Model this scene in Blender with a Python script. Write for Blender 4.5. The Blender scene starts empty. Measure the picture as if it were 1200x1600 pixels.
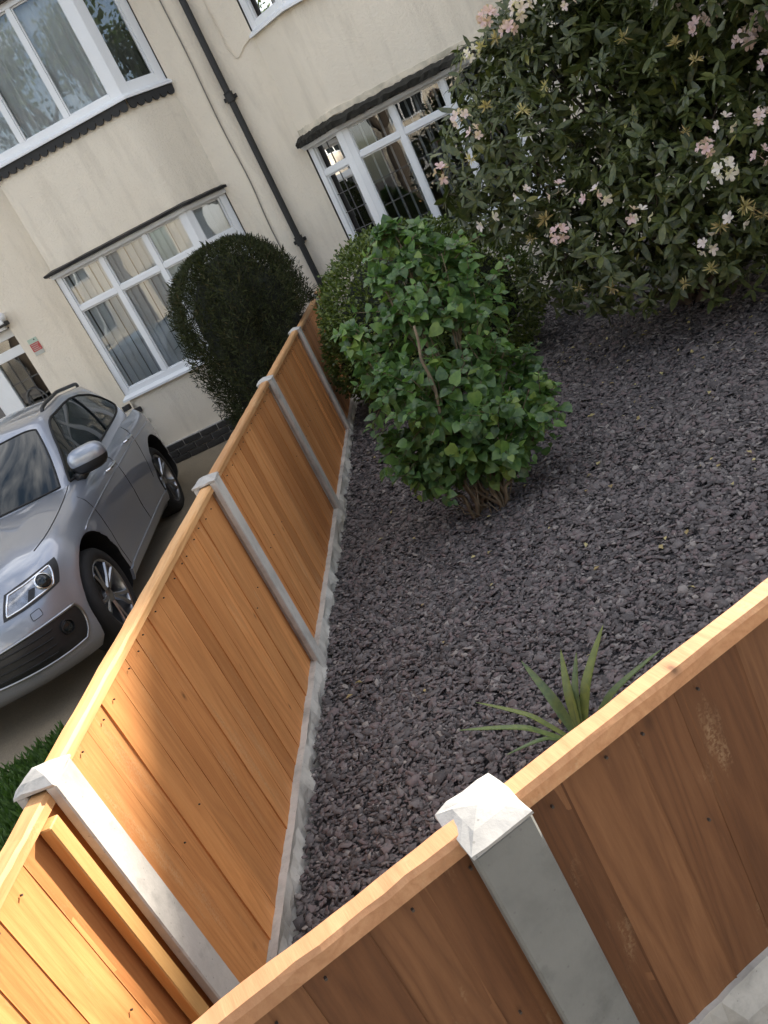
import bpy, bmesh, math, random
import numpy as np
from mathutils import Vector, Matrix

random.seed(7)
rng = np.random.default_rng(7)
R = math.radians
scene = bpy.context.scene
col = scene.collection

# ------------------------------------------------------------------ camera
YAW, PIT, ROL, FPX = -0.174486, -0.349900, -0.472513, 1311.06
CAM = Vector((1.19199, -1.47682, 1.88829))
_f = Vector((math.sin(YAW)*math.cos(PIT), math.cos(YAW)*math.cos(PIT), math.sin(PIT)))
_r = Vector((math.cos(YAW), -math.sin(YAW), 0)); _u = _r.cross(_f)
c_, s_ = math.cos(ROL), math.sin(ROL)
CR, CU, CF = c_*_r + s_*_u, -s_*_r + c_*_u, _f
cd = bpy.data.cameras.new('camera'); cam = bpy.data.objects.new('camera', cd); col.objects.link(cam)
cd.sensor_fit = 'VERTICAL'; cd.sensor_height = 36; cd.lens = FPX/1600*36
cd.clip_start = 0.05; cd.clip_end = 500
cam.matrix_world = Matrix(((CR.x, CU.x, -CF.x, CAM.x), (CR.y, CU.y, -CF.y, CAM.y), (CR.z, CU.z, -CF.z, CAM.z), (0, 0, 0, 1)))
scene.camera = cam

# ------------------------------------------------------------------ sky, sun, exposure
SUN = Vector((0.85, 1.0, 0.62)).normalized()
SUN_EL = math.asin(SUN.z); SUN_AZ = math.atan2(SUN.x, SUN.y)
w = bpy.data.worlds.new('World'); scene.world = w; w.use_nodes = True
nt = w.node_tree; nt.nodes.clear()
wo = nt.nodes.new('ShaderNodeOutputWorld'); bg = nt.nodes.new('ShaderNodeBackground')
sky = nt.nodes.new('ShaderNodeTexSky'); sky.sky_type = 'NISHITA'; sky.sun_disc = False
sky.sun_elevation = SUN_EL; sky.sun_rotation = SUN_AZ; sky.dust_density = 1.5
tc = nt.nodes.new('ShaderNodeTexCoord'); mp = nt.nodes.new('ShaderNodeMapping'); mp.inputs['Scale'].default_value = (1, 1, 2.6)
cn = nt.nodes.new('ShaderNodeTexNoise'); cn.inputs['Scale'].default_value = 2.4; cn.inputs['Detail'].default_value = 7; cn.inputs['Roughness'].default_value = .58
cr = nt.nodes.new('ShaderNodeValToRGB'); cr.color_ramp.elements[0].position = .46; cr.color_ramp.elements[1].position = .64
mx = nt.nodes.new('ShaderNodeMix'); mx.data_type = 'RGBA'; mx.inputs['B'].default_value = (10.6, 10.4, 10.2, 1)
nt.links.new(tc.outputs['Generated'], mp.inputs['Vector']); nt.links.new(mp.outputs[0], cn.inputs['Vector'])
nt.links.new(cn.outputs['Fac'], cr.inputs[0]); nt.links.new(cr.outputs[0], mx.inputs['Factor'])
nt.links.new(sky.outputs[0], mx.inputs['A']); nt.links.new(mx.outputs['Result'], bg.inputs['Color'])
bg.inputs['Strength'].default_value = 0.095
nt.links.new(bg.outputs[0], wo.inputs[0])
sl = bpy.data.lights.new('sun', 'SUN'); sl.energy = 4.2; sl.angle = R(1.7); sl.color = (1, .93, .82)
so = bpy.data.objects.new('sun', sl); col.objects.link(so); so.location = (10, 12, 14)
so.rotation_euler = SUN.to_track_quat('Z', 'Y').to_euler()
vs = scene.view_settings; vs.view_transform = 'Standard'; vs.look = 'None'; vs.gamma = 1; vs.use_curve_mapping = False
vs.exposure = 1.62
scene.cycles.max_bounces = 10; scene.cycles.transparent_max_bounces = 16
scene.cycles.caustics_reflective = False; scene.cycles.caustics_refractive = False

# ------------------------------------------------------------------ helpers
def tag(o, label=None, cat=None, group=None, kind=None):
    if label: o['label'] = label
    if cat: o['category'] = cat
    if group: o['group'] = group
    if kind: o['kind'] = kind
    return o
def empty(name, loc=(0, 0, 0), rz=0.0):
    o = bpy.data.objects.new(name, None); col.objects.link(o); o.location = loc; o.rotation_euler.z = rz
    o.empty_display_size = .1
    return o
def link(name, me, parent=None, loc=None):
    o = bpy.data.objects.new(name, me); col.objects.link(o)
    if parent: o.parent = parent
    if loc: o.location = loc
    return o
class MB:
    def __init__(s): s.v = []; s.f = []; s.m = []
    def add(s, vs, fs, mi=0):
        b = len(s.v); s.v += [tuple(v) for v in vs]; s.f += [tuple(b+i for i in f) for f in fs]; s.m += [mi]*len(fs); return s
    def box(s, lo, hi, mat=None, mi=0):
        x0, y0, z0 = lo; x1, y1, z1 = hi
        vs = [(x0,y0,z0),(x1,y0,z0),(x1,y1,z0),(x0,y1,z0),(x0,y0,z1),(x1,y0,z1),(x1,y1,z1),(x0,y1,z1)]
        if mat is not None: vs = [mat @ Vector(v) for v in vs]
        return s.add(vs, [(0,3,2,1),(4,5,6,7),(0,1,5,4),(1,2,6,5),(2,3,7,6),(3,0,4,7)], mi)
    def prism(s, poly, h0, h1, mat=None, mi=0):            # poly in (x,y), extruded in z
        n = len(poly); vs = [(x, y, h0) for x, y in poly]+[(x, y, h1) for x, y in poly]
        if mat is not None: vs = [mat @ Vector(v) for v in vs]
        fs = [tuple(range(n-1, -1, -1)), tuple(range(n, 2*n))]+[(i, (i+1) % n, n+(i+1) % n, n+i) for i in range(n)]
        return s.add(vs, fs, mi)
    def tube(s, pts, rad, n=8, mi=0, caps=True, flat=1.0):
        pts = [Vector(p) for p in pts]; N = len(pts)
        if not hasattr(rad, '__len__'): rad = [rad]*N
        vs = []; prev = None
        for i, p in enumerate(pts):
            d = (pts[min(i+1, N-1)]-pts[max(i-1, 0)])
            if d.length < 1e-9: d = Vector((0, 0, 1))
            d.normalize()
            a = prev if prev is not None else (Vector((0, 0, 1)) if abs(d.z) < .9 else Vector((1, 0, 0)))
            a = (a-d*a.dot(d))
            if a.length < 1e-6: a = d.orthogonal()
            a.normalize(); prev = a; b = d.cross(a)
            for k in range(n):
                t = 2*math.pi*k/n; vs.append(p+(a*math.cos(t)+b*math.sin(t)*flat)*rad[i])
        fs = [(i*n+k, i*n+(k+1) % n, (i+1)*n+(k+1) % n, (i+1)*n+k) for i in range(N-1) for k in range(n)]
        if caps: fs += [tuple(range(n-1, -1, -1)), tuple((N-1)*n+k for k in range(n))]
        return s.add(vs, fs, mi)
    def lathe(s, prof, n=24, mat=None, mi=0, closed=False):  # prof (r, z) about z
        vs = []; P = len(prof)
        for r_, z in prof:
            for k in range(n):
                t = 2*math.pi*k/n; v = Vector((r_*math.cos(t), r_*math.sin(t), z)); vs.append(mat @ v if mat is not None else v)
        rng_ = range(P) if closed else range(P-1)
        fs = [(i*n+k, i*n+(k+1) % n, ((i+1) % P)*n+(k+1) % n, ((i+1) % P)*n+k) for i in rng_ for k in range(n)]
        return s.add(vs, fs, mi)
    def grid(s, P, mi=0):                                  # P[i][j] points
        n = len(P); m = len(P[0]); vs = [p for row in P for p in row]
        return s.add(vs, [(i*m+j, i*m+j+1, (i+1)*m+j+1, (i+1)*m+j) for i in range(n-1) for j in range(m-1)], mi)
    def mesh(s, name, mats, smooth=False, bevel=0, segs=1, auto=None):
        me = bpy.data.meshes.new(name); me.from_pydata([tuple(v) for v in s.v], [], s.f)
        for m_ in (mats if isinstance(mats, (list, tuple)) else [mats]): me.materials.append(m_)
        if any(s.m): me.polygons.foreach_set('material_index', s.m)
        if bevel:
            bm = bmesh.new(); bm.from_mesh(me)
            es = [e for e in bm.edges if len(e.link_faces) == 2 and e.calc_face_angle(0) > .5]
            bmesh.ops.bevel(bm, geom=es, offset=bevel, segments=segs, affect='EDGES', profile=.5, clamp_overlap=True)
            bm.to_mesh(me); bm.free()
        if smooth:
            me.polygons.foreach_set('use_smooth', [True]*len(me.polygons))
            if auto: 
                bm = bmesh.new(); bm.from_mesh(me)
                for e in bm.edges:
                    if len(e.link_faces) == 2 and e.calc_face_angle(0) > auto: e.smooth = False
                bm.to_mesh(me); bm.free()
        me.update(); return me
    def build(s, name, mats, parent=None, **k):
        return link(name, s.mesh(name, mats, **k), parent)
def np_mesh(name, V, F, mat, smooth=False):                # F: (n,k) faces of equal size
    me = bpy.data.meshes.new(name); V = np.asarray(V, np.float32); F = np.asarray(F, np.int32)
    me.vertices.add(len(V)); me.vertices.foreach_set('co', V.ravel())
    n, k = F.shape; me.loops.add(n*k); me.loops.foreach_set('vertex_index', F.ravel())
    me.polygons.add(n); me.polygons.foreach_set('loop_start', np.arange(n, dtype=np.int32)*k)
    if smooth: me.polygons.foreach_set('use_smooth', np.ones(n, bool))
    me.materials.append(mat); me.update(calc_edges=True); me.validate(); return me

# ------------------------------------------------------------------ materials
class NT:
    def __init__(s, name):
        s.mat = bpy.data.materials.new(name); s.mat.use_nodes = True; s.t = s.mat.node_tree
        s.b = s.t.nodes['Principled BSDF']; s.out = s.t.nodes['Material Output']
    def n(s, t, **k):
        nd = s.t.nodes.new('ShaderNode'+t)
        for a, v in k.items():
            if a.startswith('i_'): nd.inputs[a[2:].replace('_', ' ')].default_value = v
            else: setattr(nd, a, v)
        return nd
    def l(s, a, b): s.t.links.new(a, b)
    def coords(s, kind='Object', scale=(1, 1, 1), rand=False):
        c = s.n('TexCoord'); m_ = s.n('Mapping'); m_.inputs['Scale'].default_value = scale; s.l(c.outputs[kind], m_.inputs[0])
        if rand:
            oi = s.n('ObjectInfo'); mu = s.n('Math', operation='MULTIPLY'); mu.inputs[1].default_value = 37.0
            s.l(oi.outputs['Random'], mu.inputs[0]); cb = s.n('CombineXYZ')
            for i in range(3): s.l(mu.outputs[0], cb.inputs[i])
            s.l(cb.outputs[0], m_.inputs['Location'])
        return m_.outputs[0]
    def noise(s, vec, sc, det=4, ro=.5, dist=0):
        nd = s.n('TexNoise'); nd.inputs['Scale'].default_value = sc; nd.inputs['Detail'].default_value = det
        nd.inputs['Roughness'].default_value = ro; nd.inputs['Distortion'].default_value = dist
        if vec is not None: s.l(vec, nd.inputs['Vector'])
        return nd.outputs['Fac']
    def ramp(s, fac, stops):
        nd = s.n('ValToRGB'); e = nd.color_ramp.elements
        while len(e) < len(stops): e.new(.5)
        for i, (p_, c) in enumerate(stops):
            e[i].position = p_; e[i].color = (*c, 1) if len(c) == 3 else c
        s.l(fac, nd.inputs[0]); return nd.outputs[0]
    def mix(s, fac, a, b, mode='MIX'):
        nd = s.n('Mix', data_type='RGBA', blend_type=mode)
        for so_, k in ((fac, 'Factor'), (a, 'A'), (b, 'B')):
            if isinstance(so_, (int, float)): nd.inputs[k].default_value = so_
            elif isinstance(so_, tuple): nd.inputs[k].default_value = (*so_, 1)
            else: s.l(so_, nd.inputs[k])
        return nd.outputs['Result']
    def bump(s, h, st, dist=.01):
        nd = s.n('Bump'); nd.inputs['Strength'].default_value = st; nd.inputs['Distance'].default_value = dist
        s.l(h, nd.inputs['Height']); s.l(nd.outputs[0], s.b.inputs['Normal'])
    def base(s, c):
        if isinstance(c, tuple): s.b.inputs['Base Color'].default_value = (*c, 1)
        else: s.l(c, s.b.inputs['Base Color'])
    def set(s, **k):
        for a, v in k.items(): s.b.inputs[a.replace('_', ' ')].default_value = v
        return s
def plain(name, c, rough=.6, var=.15, sc=8, metal=0, bump=0):
    m_ = NT(name); v = m_.coords()
    f = m_.noise(v, sc, 5)
    m_.base(m_.ramp(f, [(.3, tuple(x*(1-var) for x in c)), (.7, tuple(min(1, x*(1+var)) for x in c))]))
    m_.set(Roughness=rough, Metallic=metal)
    if bump: m_.bump(m_.noise(v, sc*6, 4), bump, .004)
    return m_.mat

def wood(name, dark, mid, light, patch=.5, patchcol=(.62, .43, .24), axis='z', rough=.62, soft=.45):
    m_ = NT(name)
    sc = {'z': (1, 1, .07), 'y': (1, .07, 1), 'x': (.07, 1, 1)}[axis]
    v = m_.coords('Object', sc, True); v2 = m_.coords('Object', (1, 1, 1), True)
    v3 = m_.coords('Object', {'z': (1, 1, .25), 'y': (1, .25, 1), 'x': (.25, 1, 1)}[axis], True)
    rings = m_.noise(v, 11, 2, .5, .9)                    # broad cathedral grain
    wv = m_.n('Math', operation='MULTIPLY'); wv.inputs[1].default_value = 6.0; m_.l(rings, wv.inputs[0])
    fr = m_.n('Math', operation='PINGPONG'); fr.inputs[1].default_value = .5; m_.l(wv.outputs[0], fr.inputs[0])
    fine = m_.noise(v, 150, 4, .7)
    c = m_.mix(soft, m_.ramp(fr.outputs[0], [(0, dark), (.22, mid), (.5, light)]), mid)
    c = m_.mix(.32, c, m_.ramp(fine, [(.3, dark), (.7, light)]))
    oi = m_.n('ObjectInfo'); tone = m_.ramp(oi.outputs['Random'], [(0, (.74, .68, .62)), (.35, (.96, .93, .9)), (.7, (1, 1.02, 1.04)), (1, (1.16, 1.14, 1.1))])
    c = m_.mix(1.0, c, tone, 'MULTIPLY')
    blot = m_.noise(v3, 5, 4, .55)
    c = m_.mix(m_.ramp(blot, [(.42, (0, 0, 0)), (.75, (.55, .55, .55))]), c, tuple(x*.62 for x in mid))
    p1 = m_.noise(v3, 7, 6, .72); p2 = m_.noise(v2, 160, 3, .6)
    pm = m_.mix(1.0, m_.ramp(p1, [(.585, (0, 0, 0)), (.68, (patch,)*3)]), m_.ramp(p2, [(.42, (0, 0, 0)), (.55, (1, 1, 1))]), 'MULTIPLY')
    c = m_.mix(pm, c, patchcol)
    vo = m_.n('TexVoronoi'); vo.inputs['Scale'].default_value = 5.5; m_.l(m_.coords('Object', {'z': (1.4, 1.4, .8), 'y': (1.4, .8, 1.4), 'x': (.8, 1.4, 1.4)}[axis], True), vo.inputs['Vector'])
    c = m_.mix(m_.ramp(vo.outputs['Distance'], [(.03, (.8, .8, .8)), (.055, (.35, .35, .35)), (.11, (0, 0, 0))]), c, tuple(x*.3 for x in dark))
    m_.base(c); m_.set(Roughness=rough); m_.b.inputs['Specular IOR Level'].default_value = .35
    m_.bump(m_.mix(.5, fine, rings), .35, .003)
    return m_.mat
M = {}
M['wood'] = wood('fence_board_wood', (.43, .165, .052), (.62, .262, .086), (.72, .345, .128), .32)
M['wood_b'] = wood('front_board_wood_shaded', (.115, .046, .018), (.20, .086, .034), (.255, .118, .050), .28, soft=.38)  # shade on the front fence is put into this darker board colour
M['wood_rail_y'] = wood('rail_wood_y', (.46, .225, .085), (.60, .32, .135), (.68, .41, .19), .5, axis='y')
M['wood_rail_x'] = wood('rail_wood_x', (.42, .19, .085), (.54, .265, .125), (.62, .34, .17), .5, axis='x')
M['wood_batten'] = wood('batten_wood', (.44, .21, .07), (.58, .32, .11), (.66, .40, .16), .2)

def concrete(name, c, var=.2, blotch=(.3, .27, .23)):
    m_ = NT(name); v = m_.coords('Object', (1, 1, 1), True)
    a = m_.noise(v, 6, 6, .6); b = m_.noise(v, 60, 4, .6)
    k = m_.ramp(a, [(.28, tuple(x*(1-var*1.5) for x in c)), (.5, c), (.7, tuple(x*(1+var*.6) for x in c))])
    k = m_.mix(m_.ramp(m_.noise(v, 11, 5, .65), [(.54, (0, 0, 0)), (.72, (.6,)*3)]), k, tuple(x*.55 for x in c))
    vo = m_.n('TexVoronoi'); vo.inputs['Scale'].default_value = 45; m_.l(v, vo.inputs['Vector'])
    k = m_.mix(m_.ramp(vo.outputs['Distance'], [(.06, (.5,)*3), (.12, (0, 0, 0))]), k, (.13, .12, .11))
    m_.base(k); m_.set(Roughness=.85); m_.bump(m_.mix(.5, a, b), .5, .004)
    return m_.mat
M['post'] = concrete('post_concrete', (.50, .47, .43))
M['post_b'] = concrete('front_post_concrete_shaded', (.20, .195, .175))  # post concrete darkened to carry the shade on the front fence
M['cap'] = concrete('cap_concrete', (.43, .41, .38), .25)
M['kerb'] = concrete('gravel_board_concrete', (.50, .47, .42), .3)
M['paving'] = concrete('paving_concrete', (.28, .26, .24), .25)

m_ = NT('driveway_concrete'); v = m_.coords(); a = m_.noise(v, 1.2, 6, .6); b = m_.noise(v, 140, 3, .7)
m_.base(m_.mix(.35, m_.ramp(a, [(.3, (.19, .15, .10)), (.7, (.29, .235, .16))]), m_.ramp(b, [(.35, (.10, .08, .06)), (.65, (.32, .27, .19))])))
m_.set(Roughness=.9); m_.bump(b, .5, .005); M['drive'] = m_.mat

m_ = NT('cream_render'); v = m_.coords()
a = m_.noise(v, .9, 6, .6); b = m_.noise(v, 38, 6, .7); g = m_.noise(v, 9, 5, .6)
c = m_.ramp(a, [(.3, (.77, .685, .56)), (.7, (.82, .74, .615))])
sv = m_.coords('Object', (2.2, 2.2, .35)); st = m_.noise(sv, 2.0, 5, .65)
c = m_.mix(m_.ramp(st, [(.50, (0, 0, 0)), (.74, (.62,)*3)]), c, (.56, .49, .395))
c = m_.mix(m_.ramp(g, [(.6, (0, 0, 0)), (.8, (.25,)*3)]), c, (.57, .50, .41))
m_.base(c); m_.set(Roughness=.92); m_.bump(m_.mix(.85, g, b), .9, .016); M['render'] = m_.mat

m_ = NT('cream_render_stained'); v = m_.coords()
a = m_.noise(v, 3.2, 6, .65)
m_.base(m_.mix(m_.ramp(a, [(.42, (0, 0, 0)), (.62, (.8,)*3)]), (.72, .635, .505), (.33, .30, .23)))
m_.set(Roughness=.92); m_.bump(m_.noise(v, 40, 5), .5, .01); M['render_moss'] = m_.mat

M['upvc'] = plain('white_upvc', (.78, .79, .80), .32, .03, 3)
M['black'] = plain('black_paint', (.010, .0095, .0095), .55, .3, 14)
M['moss'] = plain('mossy_lead', (.020, .018, .013), .9, .5, 30, bump=.8)
M['roof'] = plain('roof_tile', (.19, .10, .07), .85, .3, 6, bump=.5)
M['blind'] = plain('blind_fabric', (.74, .77, .82), .8, .06, 5)
M['room'] = plain('room_wall', (.16, .15, .14), .9, .1, 2)
M['lead'] = plain('lead_strip', (.06, .06, .06), .5, .2, 20)
M['brick_b'] = plain('black_painted_brick', (.028, .026, .025), .6, .4, 25, bump=.5)
M['mortar'] = plain('mortar', (.50, .47, .43), .95, .2, 30, bump=.4)
M['cable'] = plain('cable_grey', (.22, .20, .17), .7, .2, 20)
M['rubber'] = plain('rubber', (.012, .012, .012), .75, .2, 20)
M['plastic'] = plain('black_plastic', (.014, .014, .015), .4, .2, 20)
M['chrome'] = plain('bright_trim', (.75, .76, .78), .16, .03, 4, metal=1)
M['alloy'] = plain('alloy_wheel', (.36, .37, .39), .3, .06, 6, metal=1)
M['soil'] = plain('soil', (.035, .028, .023), .95, .4, 30, bump=.8)
M['red'] = plain('red_sign', (.42, .05, .045), .5, .08, 9)
M['pale_green'] = plain('pale_green_sign', (.42, .52, .42), .5, .08, 9)
M['pale_grey'] = plain('pale_grey_sign', (.45, .45, .40), .5, .08, 9)
M['nail'] = plain('nail_steel', (.06, .045, .035), .6, .3, 30)

def glassmat(name, tint=(.93, .95, .95), refl=1.0, rough=0.0):
    m_ = NT(name); t = m_.t; t.nodes.remove(m_.b)
    tr = m_.n('BsdfTransparent'); tr.inputs[0].default_value = (*tint, 1)
    gl = m_.n('BsdfGlossy'); gl.inputs['Roughness'].default_value = rough
    fr = m_.n('Fresnel'); fr.inputs['IOR'].default_value = 1.5
    mu = m_.n('Math', operation='MULTIPLY', use_clamp=True); mu.inputs[1].default_value = refl; m_.l(fr.outputs[0], mu.inputs[0])
    wv = m_.noise(m_.coords(), 1.3, 2, .4); bp = m_.n('Bump'); bp.inputs['Strength'].default_value = .04; bp.inputs['Distance'].default_value = .1
    m_.l(wv, bp.inputs['Height']); m_.l(bp.outputs[0], gl.inputs['Normal'])
    mxs = m_.n('MixShader'); m_.l(mu.outputs[0], mxs.inputs[0]); m_.l(tr.outputs[0], mxs.inputs[1]); m_.l(gl.outputs[0], mxs.inputs[2])
    m_.l(mxs.outputs[0], m_.out.inputs[0]); return m_.mat
M['glass'] = glassmat('window_glass', refl=1.7)
M['lampglass'] = glassmat('lamp_glass', (.97, .97, .97), 1.3)
m_ = NT('car_glass'); m_.base((.012, .016, .017)); m_.set(Roughness=.03); m_.b.inputs['Specular IOR Level'].default_value = .5; M['carglass'] = m_.mat
m_ = NT('silver_paint'); v = m_.coords('Object', (1, 1, 1)); fl = m_.noise(v, 900, 1)
m_.base(m_.ramp(fl, [(.3, (.27, .29, .335)), (.7, (.35, .375, .43))])); m_.set(Metallic=.55, Roughness=.36)
m_.b.inputs['Coat Weight'].default_value = 1; m_.b.inputs['Coat Roughness'].default_value = .03; M['paint'] = m_.mat

m_ = NT('slate_chips'); ge = m_.n('NewGeometry'); oi = m_.n('ObjectInfo')
ad = m_.n('Math', operation='ADD'); m_.l(ge.outputs['Random Per Island'], ad.inputs[0]); m_.l(oi.outputs['Random'], ad.inputs[1])
fr = m_.n('Math', operation='FRACT'); m_.l(ad.outputs[0], fr.inputs[0])
c = m_.ramp(fr.outputs[0], [(0, (.046, .040, .040)), (.3, (.100, .086, .084)), (.55, (.158, .138, .133)), (.8, (.155, .110, .108)), (.92, (.21, .185, .175)), (1, (.33, .29, .26))])
c = m_.mix(.22, c, m_.ramp(m_.noise(m_.coords(), 60, 4, .6), [(.3, (.05, .044, .043)), (.7, (.175, .152, .147))]))
m_.base(c); m_.set(Roughness=.80); m_.bump(m_.noise(m_.coords(), 120, 3), .3, .003); M['slate'] = m_.mat
m_ = NT('slate_dust'); v = m_.coords(); vo = m_.n('TexVoronoi'); vo.inputs['Scale'].default_value = 70; m_.l(v, vo.inputs['Vector'])
m_.base(m_.mix(.5, m_.ramp(m_.noise(v, 90, 4, .6), [(.3, (.05, .046, .05)), (.7, (.13, .12, .122))]), vo.outputs['Color']) if False else m_.ramp(m_.noise(v, 90, 4, .6), [(.3, (.05, .046, .05)), (.7, (.13, .12, .122))]))
m_.set(Roughness=.9); m_.bump(vo.outputs['Distance'], .8, .012); M['dust'] = m_.mat

def leafmat(name, stops, rough=.42, trans=.25, spec=.5):
    m_ = NT(name); ge = m_.n('NewGeometry'); oi = m_.n('ObjectInfo')
    ad = m_.n('Math', operation='ADD'); m_.l(ge.outputs['Random Per Island'], ad.inputs[0]); m_.l(oi.outputs['Random'], ad.inputs[1])
    fr = m_.n('Math', operation='FRACT'); m_.l(ad.outputs[0], fr.inputs[0])
    c = m_.ramp(fr.outputs[0], stops)
    c = m_.mix(.25, c, m_.ramp(m_.noise(m_.coords(), 45, 3), [(.3, tuple(x*.6 for x in stops[0][1])), (.7, tuple(x*1.2 for x in stops[-1][1]))]))
    m_.base(c); m_.set(Roughness=rough); m_.b.inputs['Specular IOR Level'].default_value = spec
    tl = m_.n('BsdfTranslucent'); m_.l(m_.mix(1.0, c, (1.3, 1.5, .7), 'MULTIPLY'), tl.inputs[0])
    mxs = m_.n('MixShader'); mxs.inputs[0].default_value = trans
    m_.l(m_.b.outputs[0], mxs.inputs[1]); m_.l(tl.outputs[0], mxs.inputs[2]); m_.l(mxs.outputs[0], m_.out.inputs[0])
    return m_.mat
M['lilac'] = leafmat('lilac_leaf', [(0, (.030, .075, .032)), (.35, (.055, .125, .046)), (.7, (.090, .185, .056)), (.9, (.15, .26, .065)), (1, (.24, .32, .07))], .36, .35)
M['rhodo'] = leafmat('rhododendron_leaf', [(0, (.022, .040, .015)), (.5, (.038, .062, .023)), (.85, (.060, .086, .031)), (.97, (.11, .13, .04)), (1, (.24, .22, .05))], .34, .18, .5)
M['boxleaf'] = leafmat('box_leaf', [(0, (.035, .060, .014)), (.6, (.075, .115, .024)), (1, (.21, .25, .05))], .4, .2)
M['conifer'] = leafmat('conifer_leaf', [(0, (.014, .022, .009)), (.6, (.026, .040, .014)), (.93, (.055, .072, .024)), (1, (.10, .075, .035))], .75, .1, .2)
M['yucca'] = leafmat('strap_leaf', [(0, (.085, .135, .06)), (.5, (.13, .19, .065)), (1, (.30, .32, .07))], .4, .2)
M['grass'] = leafmat('grass_blade', [(0, (.04, .085, .02)), (1, (.09, .16, .04))], .6, .3)
M['tree'] = leafmat('tree_leaf', [(0, (.05, .085, .02)), (1, (.10, .14, .05))], .6, .3)
M['bark'] = plain('bark', (.085, .065, .048), .9, .35, 20, bump=.8)
M['stem'] = plain('green_brown_stem', (.16, .12, .075), .8, .3, 20, bump=.3)
M['petal'] = leafmat('pale_pink_petal', [(0, (.76, .52, .54)), (.5, (.82, .68, .66)), (1, (.84, .78, .72))], .6, .35, .2)
M['spent'] = leafmat('spent_petal', [(0, (.30, .20, .10)), (.5, (.46, .36, .17)), (1, (.60, .52, .26))], .7, .3, .2)
M['core'] = plain('dark_filler', (.012, .015, .008), .95, .3, 10)  # near-black fill for the solid balls inside the shrubs

# ------------------------------------------------------------------ ground, drive, pavement, road
def sheet(name, polys, mat, parent=None):
    mb = MB()
    for P in polys: mb.add(P, [tuple(range(len(P)))])
    o = mb.build(name, mat, parent); tag(o, kind='structure'); return o
sheet('ground', [[(-200,-200,-.62),(200,-200,-.62),(200,200,-.62),(-200,200,-.62)]], M['soil'])
sheet('garden_soil', [[(-.06,-1.0,-.06),(7,2.43,-.06),(7,8.4,-.06),(-.06,8.4,-.06)]], M['soil'])
ys = [(-4,.18),(-2.6,.1),(-.8,-.17),(6.3,-.18),(8.0,.015),(8.7,.02)]
sheet('driveway', [[(-9,a[0],a[1]),(-.105,a[0],a[1]),(-.105,b[0],b[1]),(-9,b[0],b[1])] for a, b in zip(ys, ys[1:])], M['drive'])
sheet('pavement', [[(-.1,-1.06,.28),(-.1,-4,.28),(30,-4,.28),(30,13.6,.28)]], M['paving'])
sheet('road', [[(-60,-12,.12),(60,-12,.12),(60,-4,.12),(-60,-4,.12)]], plain('asphalt', (.05,.05,.052), .85, .25, 30, bump=.5))
sheet('far_pavement', [[(-60,-40,.22),(60,-40,.22),(60,-12,.22),(-60,-12,.22)]], M['paving'])

# ------------------------------------------------------------------ the pair of houses
WY = 8.4                                                   # main wall plane
class Facet:                                               # P -> Q seen left to right from outside
    def __init__(s, P, Q):
        s.P = Vector((*P, 0)); d = Vector((*Q, 0))-s.P; s.L = d.length; s.U = d.normalized(); s.N = Vector((s.U.y, -s.U.x, 0))
        s.M = Matrix(((s.U.x, s.N.x, 0, s.P.x), (s.U.y, s.N.y, 0, s.P.y), (0, 0, 1, 0), (0, 0, 0, 1)))  # (u, out, z)
def wall_facet(mb, F, z0, z1, openings=(), rev=.11):
    us = sorted({0, F.L, *[o[0] for o in openings], *[o[1] for o in openings]}); zs = sorted({z0, z1, *[o[2] for o in openings], *[o[3] for o in openings]})
    g = {}
    def vid(u, d, z):
        k = (round(u, 5), d, round(z, 5))
        if k not in g: g[k] = len(mb.v); mb.v.append(tuple(F.M @ Vector((u, d, z))))
        return g[k]
    def face(*ks): mb.f.append(tuple(vid(*k) for k in ks)); mb.m.append(0)
    for a, b in zip(us, us[1:]):
        for c, d in zip(zs, zs[1:]):
            if any(o[0] <= a and b <= o[1] and o[2] <= c and d <= o[3] for o in openings): continue
            face((a,0,c),(b,0,c),(b,0,d),(a,0,d))
    for u0, u1, a, b in openings:
        face((u0,0,a),(u0,0,b),(u0,-rev,b),(u0,-rev,a)); face((u1,0,b),(u1,0,a),(u1,-rev,a),(u1,-rev,b))
        face((u0,0,a),(u0,-rev,a),(u1,-rev,a),(u1,0,a)); face((u0,0,b),(u1,0,b),(u1,-rev,b),(u0,-rev,b))
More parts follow.
